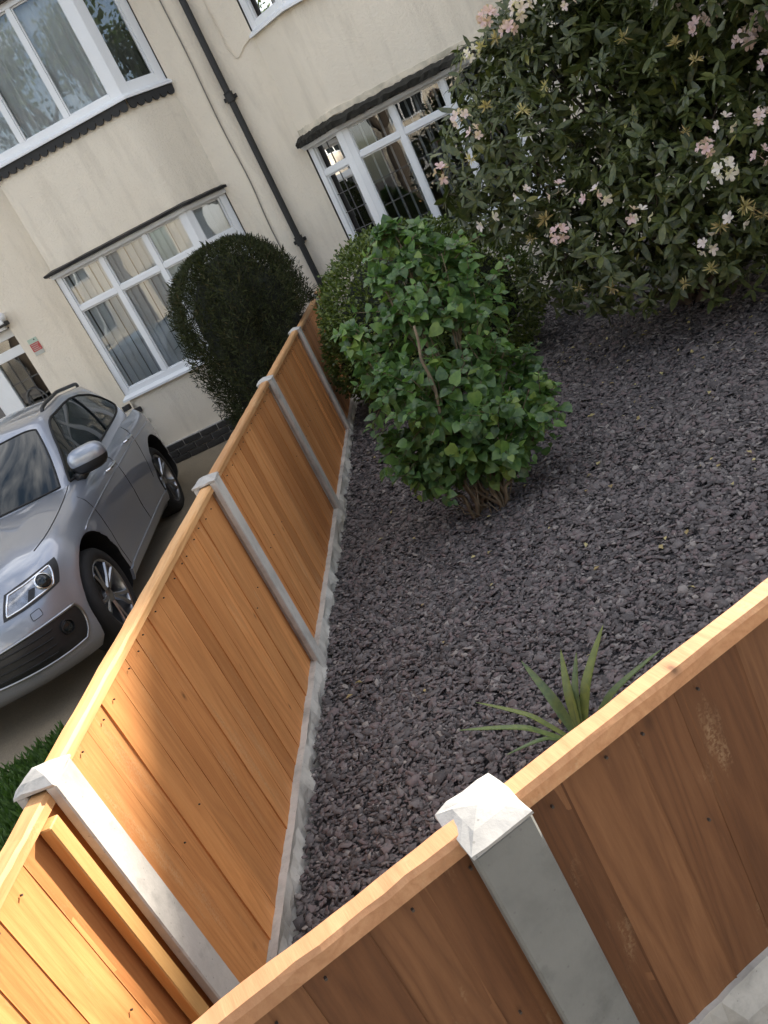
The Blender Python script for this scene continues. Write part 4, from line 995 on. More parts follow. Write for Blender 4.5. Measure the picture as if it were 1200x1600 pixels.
for sg in (1, -1):
    o, r_ = strip_patch('windscreen', .0, ws, lambda u: .06+.02*u**4, lambda u: .95-.07*u**6, .004, M['carglass'], car, sg); outline('windscreen_seal', r_, .008, M['rubber'], o)
    vh = lambda u: min(.90, .18+5.6*u if u < .06 else .90)-(.0 if u < .62 else .52*((u-.62)/.38)**2.2)
    vh2 = lambda u: float(np.interp(u, [0,.02,.05,.09,.14,.22,.5,.7,.82,.9,.96,1], [.20,.45,.68,.80,.86,.89,.90,.87,.78,.66,.52,.40]))
    o, r_ = strip_patch('side_glass', .272, .705, lambda u: .10+.14*u+.08*max(0, (u-.8)/.2)**2, vh2, .004, M['carglass'], car, sg, 60, 10); outline('glass_seal', r_, .011, M['rubber'], o)
    s = .535; pts = [(lambda p_, N: Vector((sg*(p_.x+N.x*.006), p_.y+N.y*.006, p_.z+N.z*.006)))(green(s+.01*v, v), greenN(s, v)) for v in np.linspace(.2, .87, 8)]
    mb = MB(); mb.tube(pts, .022, 6, flat=.25); mb.build('door_pillar', M['plastic'], car, smooth=True)
    pts = [Vector((sg*(green(s, 1).x-.035), green(s, 1).y, green(s, 1).z+(.012 if 0 < k < 23 else -.01)+.028*math.sin(math.pi*min(1, min(k, 23-k)/4)/2))) for k, s in enumerate(np.linspace(.37, .76, 24))]
    mb = MB(); mb.tube(pts, .017, 8); mb.build('roof_rail', M['plastic'], car, smooth=True)
    # mirror: bright shell over a black base and foot
    mx0 = Vector((sg*.945, -.93, 1.165))
    def ell(c, rx, ry, rz, z0, z1, mat, nm, par):
        mb = MB(); rows = []
        for i in range(11):
            a = math.pi*i/10; rr = []
            for k in range(21):
                t = 2*math.pi*k/20; sx = abs(math.cos(t))**.7*math.copysign(1, math.cos(t)); sy = abs(math.sin(t))**.8*math.copysign(1, math.sin(t))
                zz = c.z+rz*abs(math.cos(a))**.8*math.copysign(1, math.cos(a)); rr.append(Vector((c.x+sg*rx*sx*math.sin(a)**.6, c.y+ry*sy*math.sin(a)**.6, min(max(zz, z0), z1))))
            rows.append(rr)
        mb.grid(rows); me = mb.mesh(nm, mat, smooth=True, auto=.9); return link(nm, me, par)
    mr = ell(mx0, .155, .098, .108, mx0.z-.02, 9, M['paint'], 'mirror', car)
    ell(mx0, .152, .096, .106, -9, mx0.z-.018, M['plastic'], 'mirror_base', mr)
    mb = MB(); mb.tube([(sg*.79, -.90, 1.05), (sg*.85, -.91, 1.07), (sg*.92, -.93, 1.11)], [.05, .04, .035], 8, flat=.6); mb.build('mirror_foot', M['plastic'], mr, smooth=True)
mb = MB(); mb.tube([(0, -3.12, 1.59), (0, -3.2, 1.66)], [.02, .008], 8); mb.build('roof_aerial', M['plastic'], car)
# wheels
def wheel(sg, y):
    X = Matrix.Translation((sg*.785, y, .365)) @ Matrix.Rotation(math.pi/2*sg, 4, 'Y')
    mb = MB(); mb.lathe([(.262,.105),(.275,.118),(.30,.124),(.335,.118),(.358,.095),(.365,.06),(.365,-.06),(.358,-.10),(.30,-.12),(.262,-.1)], 48, X)
    ty = mb.build('wheel', M['rubber'], car, smooth=True)
    mb = MB(); mb.lathe([(.266,.108),(.262,.112),(.250,.106),(.243,.085),(.236,-.08),(.05,-.085)], 48, X); mb.build('rim', M['alloy'], ty, smooth=True, auto=.7)
    mb = MB(); mb.lathe([(.0005,.005),(.15,.0),(.155,-.02)], 32, X); mb.build('brake_disc', M['plastic'], ty)
    mb = MB()
    for k in range(5):
        for d in (-.15, .15):
            a = 2*math.pi*k/5+.3; a1 = a+d*.55; a2 = a+d*1.25
            mb.tube([X @ Vector((.055*math.cos(a1), .055*math.sin(a1), .070)), X @ Vector((.15*math.cos(a+d*.9), .15*math.sin(a+d*.9), .088)), X @ Vector((.247*math.cos(a2), .247*math.sin(a2), .100))], [.020, .016, .018], 6, flat=.8)
    mb.lathe([(.0005,.088),(.035,.086),(.062,.076),(.068,.05)], 24, X); mb.build('spokes', M['alloy'], ty, smooth=True, auto=.8)
for sg in (1, -1):
    for y in (0, -2.807): wheel(sg, y)

# ------------------------------------------------------------------ plants
def leaf_template(kind):
    """(x across, y along, z) vertices and quad/tri list; two halves folded on the midrib"""
    if kind == 'heart':
        L = [(0,0,0),(0,.28,.02),(0,.62,.0),(0,1,-.10)]; S = [(.30,-.06,.05),(.46,.22,.09),(.34,.60,.05)]
    elif kind == 'long':
        L = [(0,0,0),(0,.33,.02),(0,.68,.0),(0,1,-.07)]; S = [(.07,.02,.012),(.16,.36,.035),(.13,.72,.012)]
    elif kind == 'spray':
        L = [(0,0,0),(0,.33,.02),(0,.68,.03),(0,1,.0)]; S = [(.03,.05,.01),(.085,.4,.03),(.06,.75,.03)]
    elif kind == 'small':
        L = [(0,0,0),(0,.5,.04),(0,1,0)]; S = [(.30,.45,.12)]
    elif kind == 'petal':
        L = [(0,0,0),(0,.35,.10),(0,.7,.12),(0,1,.02)]; S = [(.08,.05,.02),(.24,.45,.10),(.26,.82,.08)]
    V = list(L); nl = len(L); F = []
    for sg in (1, -1):
        b = len(V); V += [(sg*x, y, z) for x, y, z in S]; ns = len(S)
        if ns == 3: q = [(0, b, b+1, 1), (1, b+1, b+2, 2), (2, b+2, 3, 3)]
        else: q = [(0, b, 1, 1), (1, b, 2, 2)]
        for f in q: F.append(f if sg == -1 else f[::-1])
    return np.array(V), [tuple(dict.fromkeys(f)) for f in F]
TPL = {k: leaf_template(k) for k in ('heart', 'long', 'spray', 'small', 'petal')}
def leaf_arrays(kind, P, T, Nn, S):
    """P base points, T tip directions, Nn normals, S lengths -> all quads (tris padded by repeating not allowed: split lists)"""
    V0, F0 = TPL[kind]; n = len(P)
    T = T/np.linalg.norm(T, axis=1)[:, None]; B = np.cross(T, Nn); B /= np.linalg.norm(B, axis=1)[:, None]+1e-9; Nn = np.cross(B, T)
    wv = rng.uniform(.85, 1.15, n)
    V = (V0[None, :, :1]*B[:, None]*wv[:, None, None]+V0[None, :, 1:2]*T[:, None]+V0[None, :, 2:]*Nn[:, None]*rng.uniform(.3, 2.2, n)[:, None, None])*S[:, None, None]+P[:, None]
    tri = []
    for f in F0:
        tri.append(f[:3])
        if len(f) == 4: tri.append((f[0], f[2], f[3]))
    tri = np.array(tri); k = len(V0)
    F = (tri[None]+(np.arange(n)*k)[:, None, None]).reshape(-1, 3)
    return V, F, tri
def add_leaves(parent, kind, P, T, Nn, S, mat, singles=300, name='leaf', stuffname='foliage'):
    V, F, tri = leaf_arrays(kind, P, T, Nn, S)
    x, y, z = project(P); vis = (x > 0) & (x < 1200) & (y > 0) & (y < 1600)
    score = S/np.maximum(z, .1)*vis*(.7+.3*rng.random(len(P)))-.02*(z-z.min())/max(1e-6, float(np.ptp(z)))*0
    # nearest to the lens first: the ones in the outer shell that face the camera
    near = -z+.3*S; order = np.argsort(-(near+vis*100)); big = set(order[:singles].tolist()) if singles else set()
    rest = np.array([i for i in range(len(P)) if i not in big])
    V2 = V[rest]; k = V.shape[1]; F2 = (tri[None]+(np.arange(len(rest))*k)[:, None, None]).reshape(-1, 3)
    o = link(stuffname, np_mesh(stuffname, V2.reshape(-1, 3), F2, mat, True), parent); tag(o, kind='stuff')
    for i in big:
        o = link(name, np_mesh(name, V[i]-P[i], tri, mat, True), parent); o.location = P[i]
    return o
def shell_points(lumps, n, inner=.55, power=.5, exclude=None):
    """points in the outer shell of a union of balls, with outward normals"""
    L = np.array(lumps); c = L[:, :3]; r_ = L[:, 3]; pr = r_**2/np.sum(r_**2); out = []; no = []
    while sum(map(len, out)) < n:
        m = 4*n; k = rng.choice(len(L), m, p=pr); d = rng.normal(size=(m, 3)); d /= np.linalg.norm(d, axis=1)[:, None]
        rad = inner+(1.04-inner)*rng.random(m)**power; P = c[k]+d*(r_[k]*rad)[:, None]
        dd = np.linalg.norm(P[:, None]-c[None], axis=2)/r_[None]
        ok = (dd.min(1) > inner*.98) & (P[:, 2] > .03)
        if exclude is not None: ok &= exclude(P)
        out.append(P[ok]); no.append(d[ok])
    return np.concatenate(out)[:n], np.concatenate(no)[:n]
def unit(a): return a/(np.linalg.norm(a, axis=1)[:, None]+1e-9)

# lilac bush in front
lil = tag(empty('lilac_bush', (0, 0, 0)), 'leafy green bush with heart-shaped leaves growing out of the slate', 'bush')
LL = [(.80,3.20,.83,.23),(.95,3.00,.64,.30),(1.27,3.10,.38,.27),(1.02,3.40,1.11,.23),(1.34,3.50,.99,.20),(1.11,3.60,1.38,.16),(1.27,3.60,1.24,.19),(.98,2.95,.34,.17),(.62,3.12,.47,.13),(1.46,3.20,.36,.14),(.70,3.30,1.01,.13),(1.25,3.25,.68,.19),(.80,3.05,.42,.20),(1.15,2.95,.30,.18),(1.42,3.35,.52,.14),(1.06,3.66,1.53,.09),(.92,3.52,1.36,.08),(1.22,3.7,1.46,.09),(.66,3.28,1.14,.08),(.72,3.02,.36,.16)]
P, Nn = shell_points(LL, 900, .2, .8)
T = unit(Nn*.8+rng.normal(0, .55, P.shape)+np.array([0, 0, -.45])); Nl = unit(Nn*.5+np.array([0, -.15, .85])+rng.normal(0, .38, P.shape)); S = rng.uniform(.05, .09, len(P))
lp = [P]; lt = [T]; ln = [Nl]; ls = [S]; shoots = MB()
for li, (x, y, z, r_) in enumerate(LL):
    for k in range(int(6+r_*68)):
        d = Vector((random.gauss(0, 1), random.gauss(-.15, 1), random.gauss(.15, .8))).normalized(); a = Vector((x, y, z))+d*r_*.25
        L = r_*random.uniform(.62, .92) if random.random() < .86 else r_*random.uniform(1.0, 1.35)+.03
        q1 = a+d*L*.5+Vector((0, 0, .02)); q2 = a+(d+Vector((0, 0, random.uniform(-.15, .35)))).normalized()*L
        if q2.z < .05: continue
        pts = smooth_pts([a, q1, q2], 3); shoots.tube(pts, list(np.linspace(.0035, .0012, len(pts))), 4)
        ax = (q2-a).normalized(); e1 = ax.orthogonal().normalized(); e2 = ax.cross(e1); m = max(2, int(L/.038)); ph = random.uniform(0, 3); big = random.uniform(.075, .105)
        for j in range(m+1):
            t = j/m; c = a.lerp(q1, t*2) if t < .5 else q1.lerp(q2, t*2-1); ph += 1.57+random.uniform(-.2, .2)
            for sd in (1, -1):
                o_ = (e1*math.cos(ph)+e2*math.sin(ph))*sd; tip = (o_+ax*(.35+.5*t)+Vector((0, 0, random.uniform(-.55, .1)))).normalized(); up = (Vector((0, -.2, 1))+d*.45+Vector((random.gauss(0, .3), random.gauss(0, .3), 0))).normalized()
                if random.random() < .08: continue
                lp.append(np.array([tuple(c+o_*.008)])); lt.append(np.array([tuple(tip)])); ln.append(np.array([tuple(up)])); ls.append(np.array([big*(1-.5*t**2)*random.uniform(.7, 1.1)]))
P = np.concatenate(lp); T = np.concatenate(lt); Nl = np.concatenate(ln); S = np.concatenate(ls); ok = P[:, 2] > .03
add_leaves(lil, 'heart', P[ok], T[ok], Nl[ok], S[ok], M['lilac'], 300)
tag(shoots.build('shoots', M['stem'], lil, smooth=True), kind='stuff')
print('lilac leaves', len(P))
base = Vector((.98, 3.02, -.02)); mb = MB()
def twig(mb, a, b, r0, r1, wob=.05, n=6):
    a, b = Vector(a), Vector(b); pts = []
    for k in range(n+1):
        t = k/n; pts.append(a.lerp(b, t)+Vector((random.uniform(-wob, wob), random.uniform(-wob, wob), random.uniform(-wob, wob)*.4))*math.sin(math.pi*t))
    mb.tube(smooth_pts(pts, 3), list(np.linspace(r0, r1, len(smooth_pts(pts, 3)))), 7)
    return pts
stems = []
for (x, y, z, r_) in LL:
    mb = MB(); st = twig(mb, base+Vector((random.uniform(-.12, .12), random.uniform(-.1, .1), 0)), (x, y, z), .012, .004, .06)
    for k in range(5):
        d = Vector((random.gauss(0, 1), random.gauss(0, 1), random.gauss(.3, 1))).normalized()*r_*.85
        twig(mb, st[random.randint(3, 5)], Vector((x, y, z))+d, .005, .002, .03, 4)
    mb.build('stem', M['stem'], lil, smooth=True)
mb = MB(); twig(mb, (.93,2.90,.60), (1.00,3.02,1.12), .011, .007, .02); mb.build('stem', M['stem'], lil, smooth=True)
mb = MB()
for k in range(16):
    a = random.uniform(0, 6.28); twig(mb, base+Vector((math.cos(a)*.1, math.sin(a)*.1, 0)), base+Vector((math.cos(a)*random.uniform(.12, .32), math.sin(a)*random.uniform(.12, .3), random.uniform(.1, .35))), .004, .0015, .03, 4)
tag(mb.build('suckers', M['stem'], lil), kind='stuff')

# rounded box shrub behind it
box = tag(empty('round_shrub', (0, 0, 0)), 'clipped round dark green small-leaved shrub against the side fence near the house', 'shrub')
BL = [(.82,6.10,.76,.70),(1.40,6.10,.55,.60),(1.20,6.25,.90,.46),(.42,6.05,.55,.40)]
exb = lambda P: P[:, 0] > .03
P, Nn = shell_points(BL, 34000, .84, .6, exb)
T = unit(Nn+rng.normal(0, .6, P.shape)+np.array([0, 0, .2])); Nl = unit(Nn*.6+np.array([0, 0, .6])+rng.normal(0, .5, P.shape))
bump_ = 1+.05*np.sin(P[:, :1]*21+P[:, 2:]*17)
add_leaves(box, 'small', P+Nn*(rng.uniform(-.03, .03, (len(P), 1))+.03*np.sin(P[:, :1]*19+P[:, 2:]*15)*np.sin(P[:, 1:2]*17)), T, Nl, rng.uniform(.026, .046, len(P)), M['boxleaf'], 0)
def core(parent, lumps, k, mat, name='dark_core'):  # solid near-black filler balls behind the outer leaves
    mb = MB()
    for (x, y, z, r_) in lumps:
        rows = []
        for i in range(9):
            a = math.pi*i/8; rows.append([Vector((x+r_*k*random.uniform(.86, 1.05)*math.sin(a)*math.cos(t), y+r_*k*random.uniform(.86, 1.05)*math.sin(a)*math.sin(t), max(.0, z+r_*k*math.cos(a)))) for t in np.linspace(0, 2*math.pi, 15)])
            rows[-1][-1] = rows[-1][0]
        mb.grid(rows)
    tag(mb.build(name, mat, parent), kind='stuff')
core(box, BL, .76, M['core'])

# clipped conifer on the neighbour's side
con = tag(empty('conifer', (0, 0, 0)), 'dark green clipped conifer standing between the car and the side fence', 'conifer')
def conifer_points(n, k=1.0):
    out = []; nrm = []
    for _ in range(n):
        t = random.random()**.8; z = -.15+2.12*t; a = random.uniform(0, 2*math.pi)
        r_ = .635*(1-.08*t)*(1 if t < .70 else max(0, 1-((t-.70)/.305)**2.6)**.5)*(1 if t > .12 else .8+t*1.6)
        r_ *= (1+.07*math.sin(3*a+5*t)+.05*math.sin(7*a-9*t))*k*random.uniform(.88, 1.05)*(1+.09*math.sin(9*a+11*t)*math.sin(13*t+2*a)+.05*math.sin(23*a-17*t))
        out.append((-.56+r_*math.cos(a)*1.0, 6.68+r_*math.sin(a), z)); nrm.append((math.cos(a), math.sin(a), .25 if t < .70 else .25+3.0*(t-.70)))
    return np.array(out), unit(np.array(nrm))
P, Nn = conifer_points(64000); ok = (P[:, 0] < -.12) | (P[:, 2] > 1.12); P, Nn = P[ok], Nn[ok]
T = unit(Nn*.55+rng.normal(0, .7, P.shape)+np.array([0, 0, .35])); Nl = unit(Nn*.5+rng.normal(0, .9, P.shape))
V0, F0 = TPL['long']
add_leaves(con, 'spray', P, T, Nl, rng.uniform(.025, .055, len(P))*np.where(rng.random(len(P)) < .03, 2.0, 1), M['conifer'], 0)
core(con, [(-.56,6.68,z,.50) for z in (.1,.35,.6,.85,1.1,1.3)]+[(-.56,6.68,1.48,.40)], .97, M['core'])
mb = MB(); mb.tube([(-.56,6.68,-.2),(-.55,6.68,.5)], .05, 8); mb.build('trunk', M['bark'], con)

# rhododendron, leaves in whorls
rho = tag(empty('rhododendron', (0, 0, 0)), 'large dark rhododendron with pale pink flowers filling the upper right', 'shrub')
RL = [(2.02,4.90,1.55,.54),(2.84,5.20,1.64,.82),(3.14,4.60,1.08,.81),(2.54,4.60,.87,.60),(2.98,4.30,.60,.44),(2.13,5.00,.80,.40),(2.21,5.40,2.09,.33),(3.41,5.30,1.82,.68),(1.72,5.10,1.33,.26),(3.84,5.00,1.36,.88),(3.77,4.40,.66,.70),(2.89,5.60,2.20,.52),(3.3,5.0,2.2,.5),(2.5,5.2,2.1,.45),(3.4,5.3,2.55,.6),(4.3,4.7,2.2,.85),(4.5,3.9,1.35,.85),(4.7,4.4,.7,.8)]  # closing lumps, out of view, are added to darken the ground beneath
Wp, Wn = shell_points(RL, 4600, .45, .5, lambda P: P[:, 2] > .22)
P = []; T = []; Nl = []; S = []
for c, n in zip(Wp, Wn):
    ax = Vector(n*.7+np.array([0, -.1, .75])+rng.normal(0, .3, 3)).normalized(); e1 = ax.orthogonal().normalized(); e2 = ax.cross(e1); k = random.randint(5, 9); ph = random.uniform(0, 6.28); sz = random.uniform(.06, .125)
    for j in range(k):
        a = ph+2*math.pi*j/k+random.uniform(-.45, .45); d = e1*math.cos(a)+e2*math.sin(a); dr = random.uniform(-1.0, .7)
        t = (d+ax*dr).normalized(); nn = (ax-d*dr*.8).normalized()
        P.append(c+np.array(d)*.008); T.append(t); Nl.append(nn); S.append(sz*random.uniform(.6, 1.15))
P = np.array(P); T = np.array([tuple(t) for t in T]); Nl = np.array([tuple(t) for t in Nl]); S = np.array(S)
add_leaves(rho, 'long', P, T, Nl, S, M['rhodo'], 300)
P, Nn = shell_points(RL, 5000, .08, .8, lambda P: P[:, 2] > .3); T = unit(Nn*.4+rng.normal(0, .8, P.shape)); Nl = unit(rng.normal(0, 1, P.shape))
add_leaves(rho, 'long', P, T, Nl, rng.uniform(.10, .16, len(P)), M['rhodo'], 0, stuffname='inner_foliage')
UPL = [(3.6,4.6,2.1,.85),(4.4,4.2,1.9,.9),(3.2,5.0,2.45,.6),(4.0,3.7,1.75,.65),(4.3,3.4,1.3,.7),(3.55,4.1,2.1,.6)]  # unseen crown added above and to the right to shade the gravel
P, Nn = shell_points(UPL, 7500, .3, .5); T = unit(Nn*.5+rng.normal(0, .8, P.shape)); Nl = unit(np.array([0, 0, .8])+rng.normal(0, .5, P.shape))
add_leaves(rho, 'long', P, T, Nl, rng.uniform(.10, .15, len(P)), M['rhodo'], 0, stuffname='added_shade_crown')
for (x, y, z, r_) in RL:
    mb = MB(); st = twig(mb, (3.0+random.uniform(-.15, .15), 5.2+random.uniform(-.15, .15), -.02), (x, y, z), .03, .010, .12)
    for k in range(7):
        d = Vector((random.gauss(0, 1), random.gauss(0, 1), random.gauss(0, 1))).normalized()*r_*.9; twig(mb, st[random.randint(3, 6)], Vector((x, y, z))+d, .009, .003, .05, 4)
    mb.build('branch', M['bark'], rho, smooth=True)

def truss_mesh(kind, k):
    """a head of star-shaped florets, or the brown-yellow remains of one"""
    V0, F0 = TPL['petal']; Ps = []; Ts = []; Ns = []; Ss = []
    nf = k
    for i in range(nf):
        a = 2.4*i+random.uniform(-.3, .3); el = math.acos(1-1.1*(i+.5)/nf); ax = Vector((math.sin(el)*math.cos(a), math.sin(el)*math.sin(a), math.cos(el))); c = ax*random.uniform(.03, .045)
        e1 = ax.orthogonal().normalized(); e2 = ax.cross(e1)
        if kind == 'fresh':
            for j in range(5):
                b = 2*math.pi*j/5+i; d = e1*math.cos(b)+e2*math.sin(b); Ps.append(c); Ts.append((d+ax*.45).normalized()); Ns.append((ax-d*.4).normalized()); Ss.append(random.uniform(.028, .042))
        else:
            for j in range(5):
                d = Vector((random.gauss(0, 1), random.gauss(0, 1), random.gauss(-.5, 1))).normalized(); Ps.append(ax*.006); Ts.append((ax+d*.75).normalized()); Ns.append(d.cross(ax).normalized()); Ss.append(random.uniform(.03, .075))
    A = lambda q: np.array([tuple(v) for v in q])
    V, F, tri = leaf_arrays('petal' if kind == 'fresh' else 'spray', A(Ps), A(Ts), A(Ns), np.array(Ss)*(1 if kind == 'fresh' else 1))
    if kind != 'fresh':                                     # shrivelled, narrow
        cen = A(Ps)[:, None]; 
        V = cen+(V-cen)*np.array([.8, .8, .9])
    k_ = V.shape[1]; V = V.reshape(-1, 3); nv = len(V); V = np.concatenate([V, [[0, 0, -.01], [.004, 0, -.01]]])   # short stalks tie the florets together
    F = np.concatenate([F, [[nv, nv+1, i*k_] for i in range(nv//k_)]])
    return np_mesh('flower_head', V.reshape(-1, 3), F, M['petal'] if kind == 'fresh' else M['spent'], False)
fresh = [truss_mesh('fresh', k) for k in (2, 3, 4, 5, 7, 9)]; spent = [truss_mesh('spent', k) for k in (5, 7, 9)]
# where the photograph shows heads, on the shrub's outer surface facing the camera
def surface_hit(px, py):
    d = CF+CR*((px-600)/FPX)-CU*((py-800)/FPX); d.normalize(); best = None
    for x, y, z, r_ in RL:
        oc = CAM-Vector((x, y, z)); b = oc.dot(d); c = oc.dot(oc)-(r_*1.05)**2; q = b*b-c
        if q > 0:
            t = -b-math.sqrt(q)
            if best is None or t < best[0]: best = (t, (CAM+d*t-Vector((x, y, z))).normalized())
    if best is None: return None
    return CAM+d*best[0], best[1]
FR = [(770,30,5),(818,15,5),(735,90,4),(1160,20,5),(1190,40,5),(1165,70,5),(1185,185,3),(1130,195,1),(1135,265,4),(1103,235,3),(875,365,4),(890,12,1),(1065,18,2),(1095,48,3),(1115,30,2),(720,190,3),(695,275,2),(1110,380,2),(997,340,1),(990,335,0),(875,300,0),(812,298,0),(940,303,0),(925,310,0),(1185,245,1),(1145,345,0),(1025,15,1),(745,215,1),(760,340,0),(1198,100,2),(1150,10,4),(800,45,3)]
SP = [(975,65),(1060,70),(855,132),(815,180),(760,170),(740,250),(730,60),(1070,205),(1165,320),(1125,350),(855,340),(910,450),(955,450),(1075,440),(1110,415),(1170,325),(1190,330),(825,365),(1090,95),(780,60),(1150,40),(755,75)]
for lst, ms in ((FR, fresh), (SP, spent)):
    for it in lst:
        h = surface_hit(it[0]+random.uniform(-4, 4), it[1]+random.uniform(-4, 4))
        if h is None: continue
        o = link('flower_head' if ms is fresh else 'spent_flower', ms[it[2]] if ms is fresh else random.choice(ms), rho)
        ax = (h[1]*.6+Vector((0, -.35, .6))).normalized(); s_c = (random.uniform(1.0, 1.3) if it[2] < 5 else random.uniform(1.15, 1.4)) if ms is fresh else random.uniform(.8, 1.15)
        o.matrix_local = Matrix.Translation(h[0]+h[1]*.02) @ ax.to_track_quat('Z', 'Y').to_matrix().to_4x4() @ Matrix.Rotation(random.uniform(0, 6), 4, 'Z') @ Matrix.Scale(s_c, 4)

# strap-leaved plant behind the front fence
yuc = tag(empty('spiky_plant', (1.02, .80, 0)), 'small spiky plant with strap leaves just behind the front fence', 'plant')
yuc.location = (0, 0, 0)
tips = [((.68,.80,.24),.018),((.745,.95,.215),.013),((.945,1.0,.27),.022),((1.085,1.0,.255),.019),((1.13,.98,.235),.017),((1.25,1.0,.285),.024),((1.39,.9,.18),.020),((.80,.70,.16),.014)]
for tip, wd in tips:
    b = Vector((1.03, .80, .0)); tp = Vector(tip); mid = b.lerp(tp, .5)+Vector((0, 0, .045)); pts = smooth_pts([b, b.lerp(mid, .6)+Vector((0, 0, .01)), mid, tp], 4); n = len(pts); rows = []
    for i, p_ in enumerate(pts):
        t = i/(n-1); d = (pts[min(i+1, n-1)]-pts[max(i-1, 0)]).normalized(); sd = d.cross(Vector((0, 0, 1))).normalized(); up = sd.cross(d); ww = 1.0*wd*(.55+.9*t-1.45*t**3.2) if t < 1 else 0
        rows.append([p_-sd*ww+up*ww*.45, p_, p_+sd*ww+up*ww*.45])
    mb = MB(); mb.grid(rows); mb.grid([[v-Vector((0, 0, .0015)) for v in r_[::-1]] for r_ in rows]); mb.build('leaf', M['yucca'], yuc, smooth=True)

# neighbour's grass strip
sheet('lawn', [[(-2.9,-.3,-.172),(-.11,-.3,-.172),(-.11,2.9,-.172),(-1.2,2.95,-.172),(-1.95,2.75,-.172),(-2.35,2.43,-.172),(-2.9,2.2,-.172)]], M['soil'])
n = 30000; P = np.stack([rng.uniform(-2.85, -.9, n), rng.uniform(.3, 2.9, n), np.full(n, -.175)], 1)
P = P[(P[:, 1] < 2.75-.75*np.clip(-1.95-P[:, 0], 0, 9)+rng.normal(0, .03, len(P)))]
T = unit(rng.normal(0, .35, P.shape)+np.array([0, 0, 1.])); Nl = unit(rng.normal(0, 1, P.shape)); add = leaf_arrays('spray', P, T, Nl, rng.uniform(.05, .11, len(P)))
tag(link('grass', np_mesh('grass', add[0].reshape(-1, 3), add[1], M['grass'])), 'green grass beside the driveway at the left edge', 'grass', kind='stuff')

for a in TREES: street_tree(*a)

# a person standing on the pavement, seen only as a reflection in the leaded bay
per = tag(empty('person', (0, 0, 0)), 'person in a dark jacket standing on the pavement, mirrored in the leaded bay', 'person')
def skin(name, verts, edges, rads, mat, parent, sub=2):
    me = bpy.data.meshes.new(name); me.from_pydata(verts, edges, []); o = link(name, me, parent); m1 = o.modifiers.new('skin', 'SKIN'); m1.use_smooth_shade = True
    for i, r_ in enumerate(rads): me.skin_vertices[0].data[i].radius = (r_, r_*.85) if not isinstance(r_, tuple) else r_
    me.skin_vertices[0].data[0].use_root = True
    m2 = o.modifiers.new('sub', 'SUBSURF'); m2.levels = m2.render_levels = sub
    dg = bpy.context.evaluated_depsgraph_get(); me2 = bpy.data.meshes.new_from_object(o.evaluated_get(dg)); o.modifiers.clear(); o.data = me2; me2.materials.clear(); me2.materials.append(mat)
    me2.polygons.foreach_set('use_smooth', [True]*len(me2.polygons)); return o
X0, Y0, Z0 = 2.38, -2.05, .28
B = lambda x, y, z: (X0+x, Y0+y, Z0+z)
M['skin'] = plain('skin', (.52, .29, .22), .5, .08, 10); M['jacket'] = plain('dark_jacket', (.02, .022, .028), .8, .3, 14); M['jeans'] = plain('jeans', (.035, .05, .09), .85, .3, 20); M['hair'] = plain('short_hair', (.05, .03, .02), .7, .3, 40)
# body in one surface: pelvis root, spine, neck, head, arms bent to hold a phone, legs
V = [B(0,0,.88), B(0,.01,1.10), B(0,.0,1.30), B(0,.02,1.42), B(0,.05,1.50), B(.19,.0,1.36), B(.25,.06,1.10), B(.12,.30,1.14), B(-.19,.0,1.36), B(-.25,.06,1.10), B(-.12,.30,1.14), B(.10,0,.82), B(.11,.03,.46), B(.11,-.01,.07), B(.12,.16,.035), B(-.10,0,.82), B(-.11,.03,.46), B(-.11,-.01,.07), B(-.12,.16,.035)]
Ed = [(0,1),(1,2),(2,3),(3,4),(2,5),(5,6),(6,7),(2,8),(8,9),(9,10),(0,11),(11,12),(12,13),(13,14),(0,15),(15,16),(16,17),(17,18)]
Rd = [(.17,.12),(.16,.12),(.17,.12),.06,.055,.075,.052,.036,.075,.052,.036,.10,.068,.05,.045,.10,.068,.05,.045]
bd = skin('body', V, Ed, Rd, M['jacket'], per)
bd.data.materials.append(M['jeans']); bd.data.polygons.foreach_set('material_index', [1 if f.center.z < Z0+.86 else 0 for f in bd.data.polygons])
bd.data.materials.append(M['skin'])
for f in bd.data.polygons:
    if f.center.z > Z0+1.44: f.material_index = 2
mb = MB(); rows = []
for i in range(13):
    a = math.pi*i/12; z = .115*math.cos(a); r_ = .078*math.sin(a)**.8*(1 if z > -.02 else 1+z*2.2)
    rows.append([Vector((X0+r_*math.cos(t)*.95, Y0+.07+r_*1.18*math.sin(t)+(.012 if abs(t-math.pi/2) < .3 and -.03 < z < .02 else 0), Z0+1.585+z)) for t in np.linspace(0, 2*math.pi, 25)])
mb.grid(rows); hd = mb.build('head', M['skin'], per, smooth=True)
for sx in (-.08, .08): mb = MB(); mb.tube([(X0+sx, Y0+.06, Z0+1.56), (X0+sx*1.08, Y0+.055, Z0+1.61)], [.016, .02], 8, flat=.5); mb.build('ear', M['skin'], hd)
for sx in (-.03, .03): mb = MB(); mb.lathe([(.0005,.011),(.008,.008),(.011,0),(.0005,-.011)], 10, Matrix.Translation((X0+sx, Y0+.153, Z0+1.60))); mb.build('eye', M['hair'], hd)
mb = MB(); mb.tube([(X0-.025, Y0+.152, Z0+1.525), (X0+.025, Y0+.152, Z0+1.525)], .006, 6); mb.build('mouth', M['red'], hd)
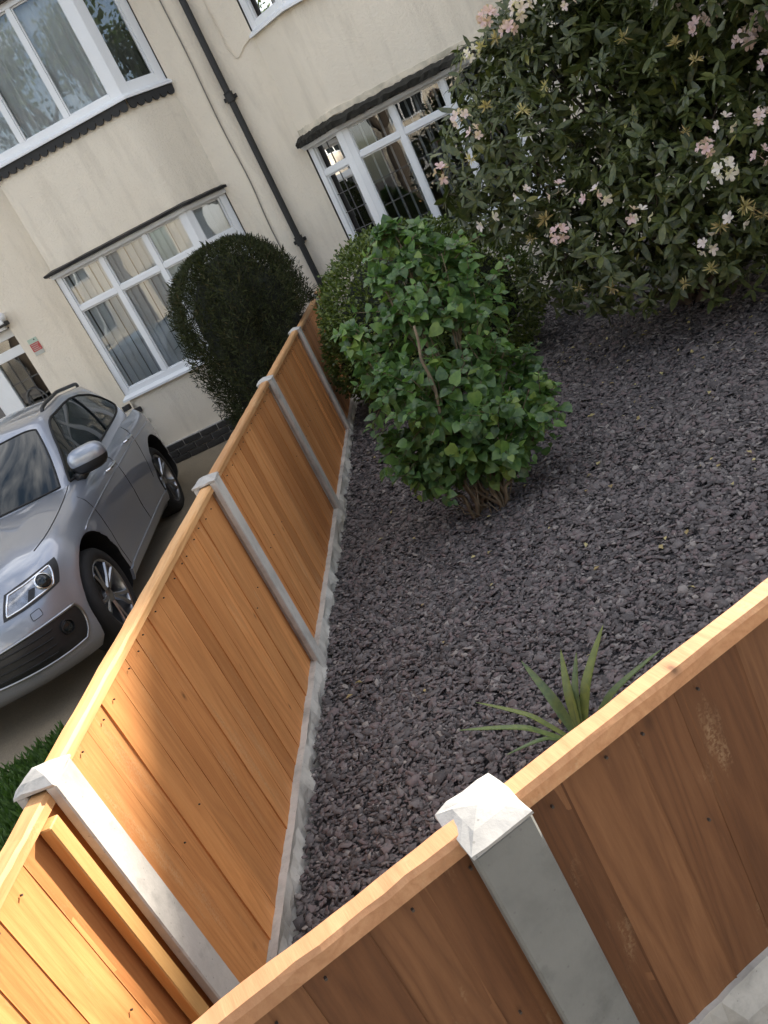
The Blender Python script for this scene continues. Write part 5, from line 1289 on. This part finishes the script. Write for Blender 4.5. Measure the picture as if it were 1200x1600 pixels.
mb = MB(); mb.tube([(X0, Y0+.155, Z0+1.605), (X0, Y0+.178, Z0+1.565)], [.008, .014], 6); mb.build('nose', M['skin'], hd)
mb = MB(); rows = []
for i in range(7):
    a = 1.25*i/6; rows.append([Vector((X0+.086*math.sin(a)**.8*math.cos(t), Y0+.055+.105*math.sin(a)**.8*math.sin(t), Z0+1.595+.118*math.cos(a))) for t in np.linspace(0, 2*math.pi, 21)])
mb.grid(rows); mb.build('hair', M['hair'], hd, smooth=True)
for sx in (-1, 1):
    c = Vector(B(sx*.10, .335, 1.15)); mb = MB(); mb.tube([Vector(B(sx*.12, .28, 1.14)), c, c+Vector((-sx*.02, .03, .01))], [.03, .04, .036], 8, flat=.5)
    for k in range(4):
        b = c+Vector((-sx*.01, .03, .028-.019*k)); L = (.068, .076, .070, .055)[k]; mb.tube([b, b+Vector((-sx*L*.55, .018, 0)), b+Vector((-sx*L, -.006, 0))], [.009, .0085, .007], 6)
    mb.tube([c+Vector((0, .0, .03)), c+Vector((-sx*.03, -.012, .05)), c+Vector((-sx*.055, -.014, .05))], [.011, .010, .008], 6); mb.build('hand', M['skin'], per, smooth=True)
mb = MB(); mb.box(B(-.08, .352, 1.115), B(.08, .362, 1.195)); tag(mb.build('phone', M['plastic'], None, bevel=.003), 'black phone held by the person mirrored in the bay', 'phone')

# fallen petals and dead leaves on the slate
n = 170; P = np.stack([rng.normal(2.3, .9, n), rng.normal(4.3, 1.3, n), np.zeros(n)], 1); P2 = np.stack([rng.uniform(.1, 3, 50), rng.uniform(0, 5, 50), np.zeros(50)], 1); P = np.concatenate([P, P2]); P = P[garden_ok(P)]; P[:, 2] = undul(P[:, 0], P[:, 1])+.016
add = leaf_arrays('small', P, rng.normal(0, 1, P.shape)*np.array([1, 1, .15]), unit(np.array([0, 0, 1.])+rng.normal(0, .35, P.shape)), rng.uniform(.018, .045, len(P)))
tag(link('leaf_litter', np_mesh('leaf_litter', add[0].reshape(-1, 3), add[1], M['spent'])), 'dead leaves and fallen petals scattered on the slate', 'litter', kind='stuff')
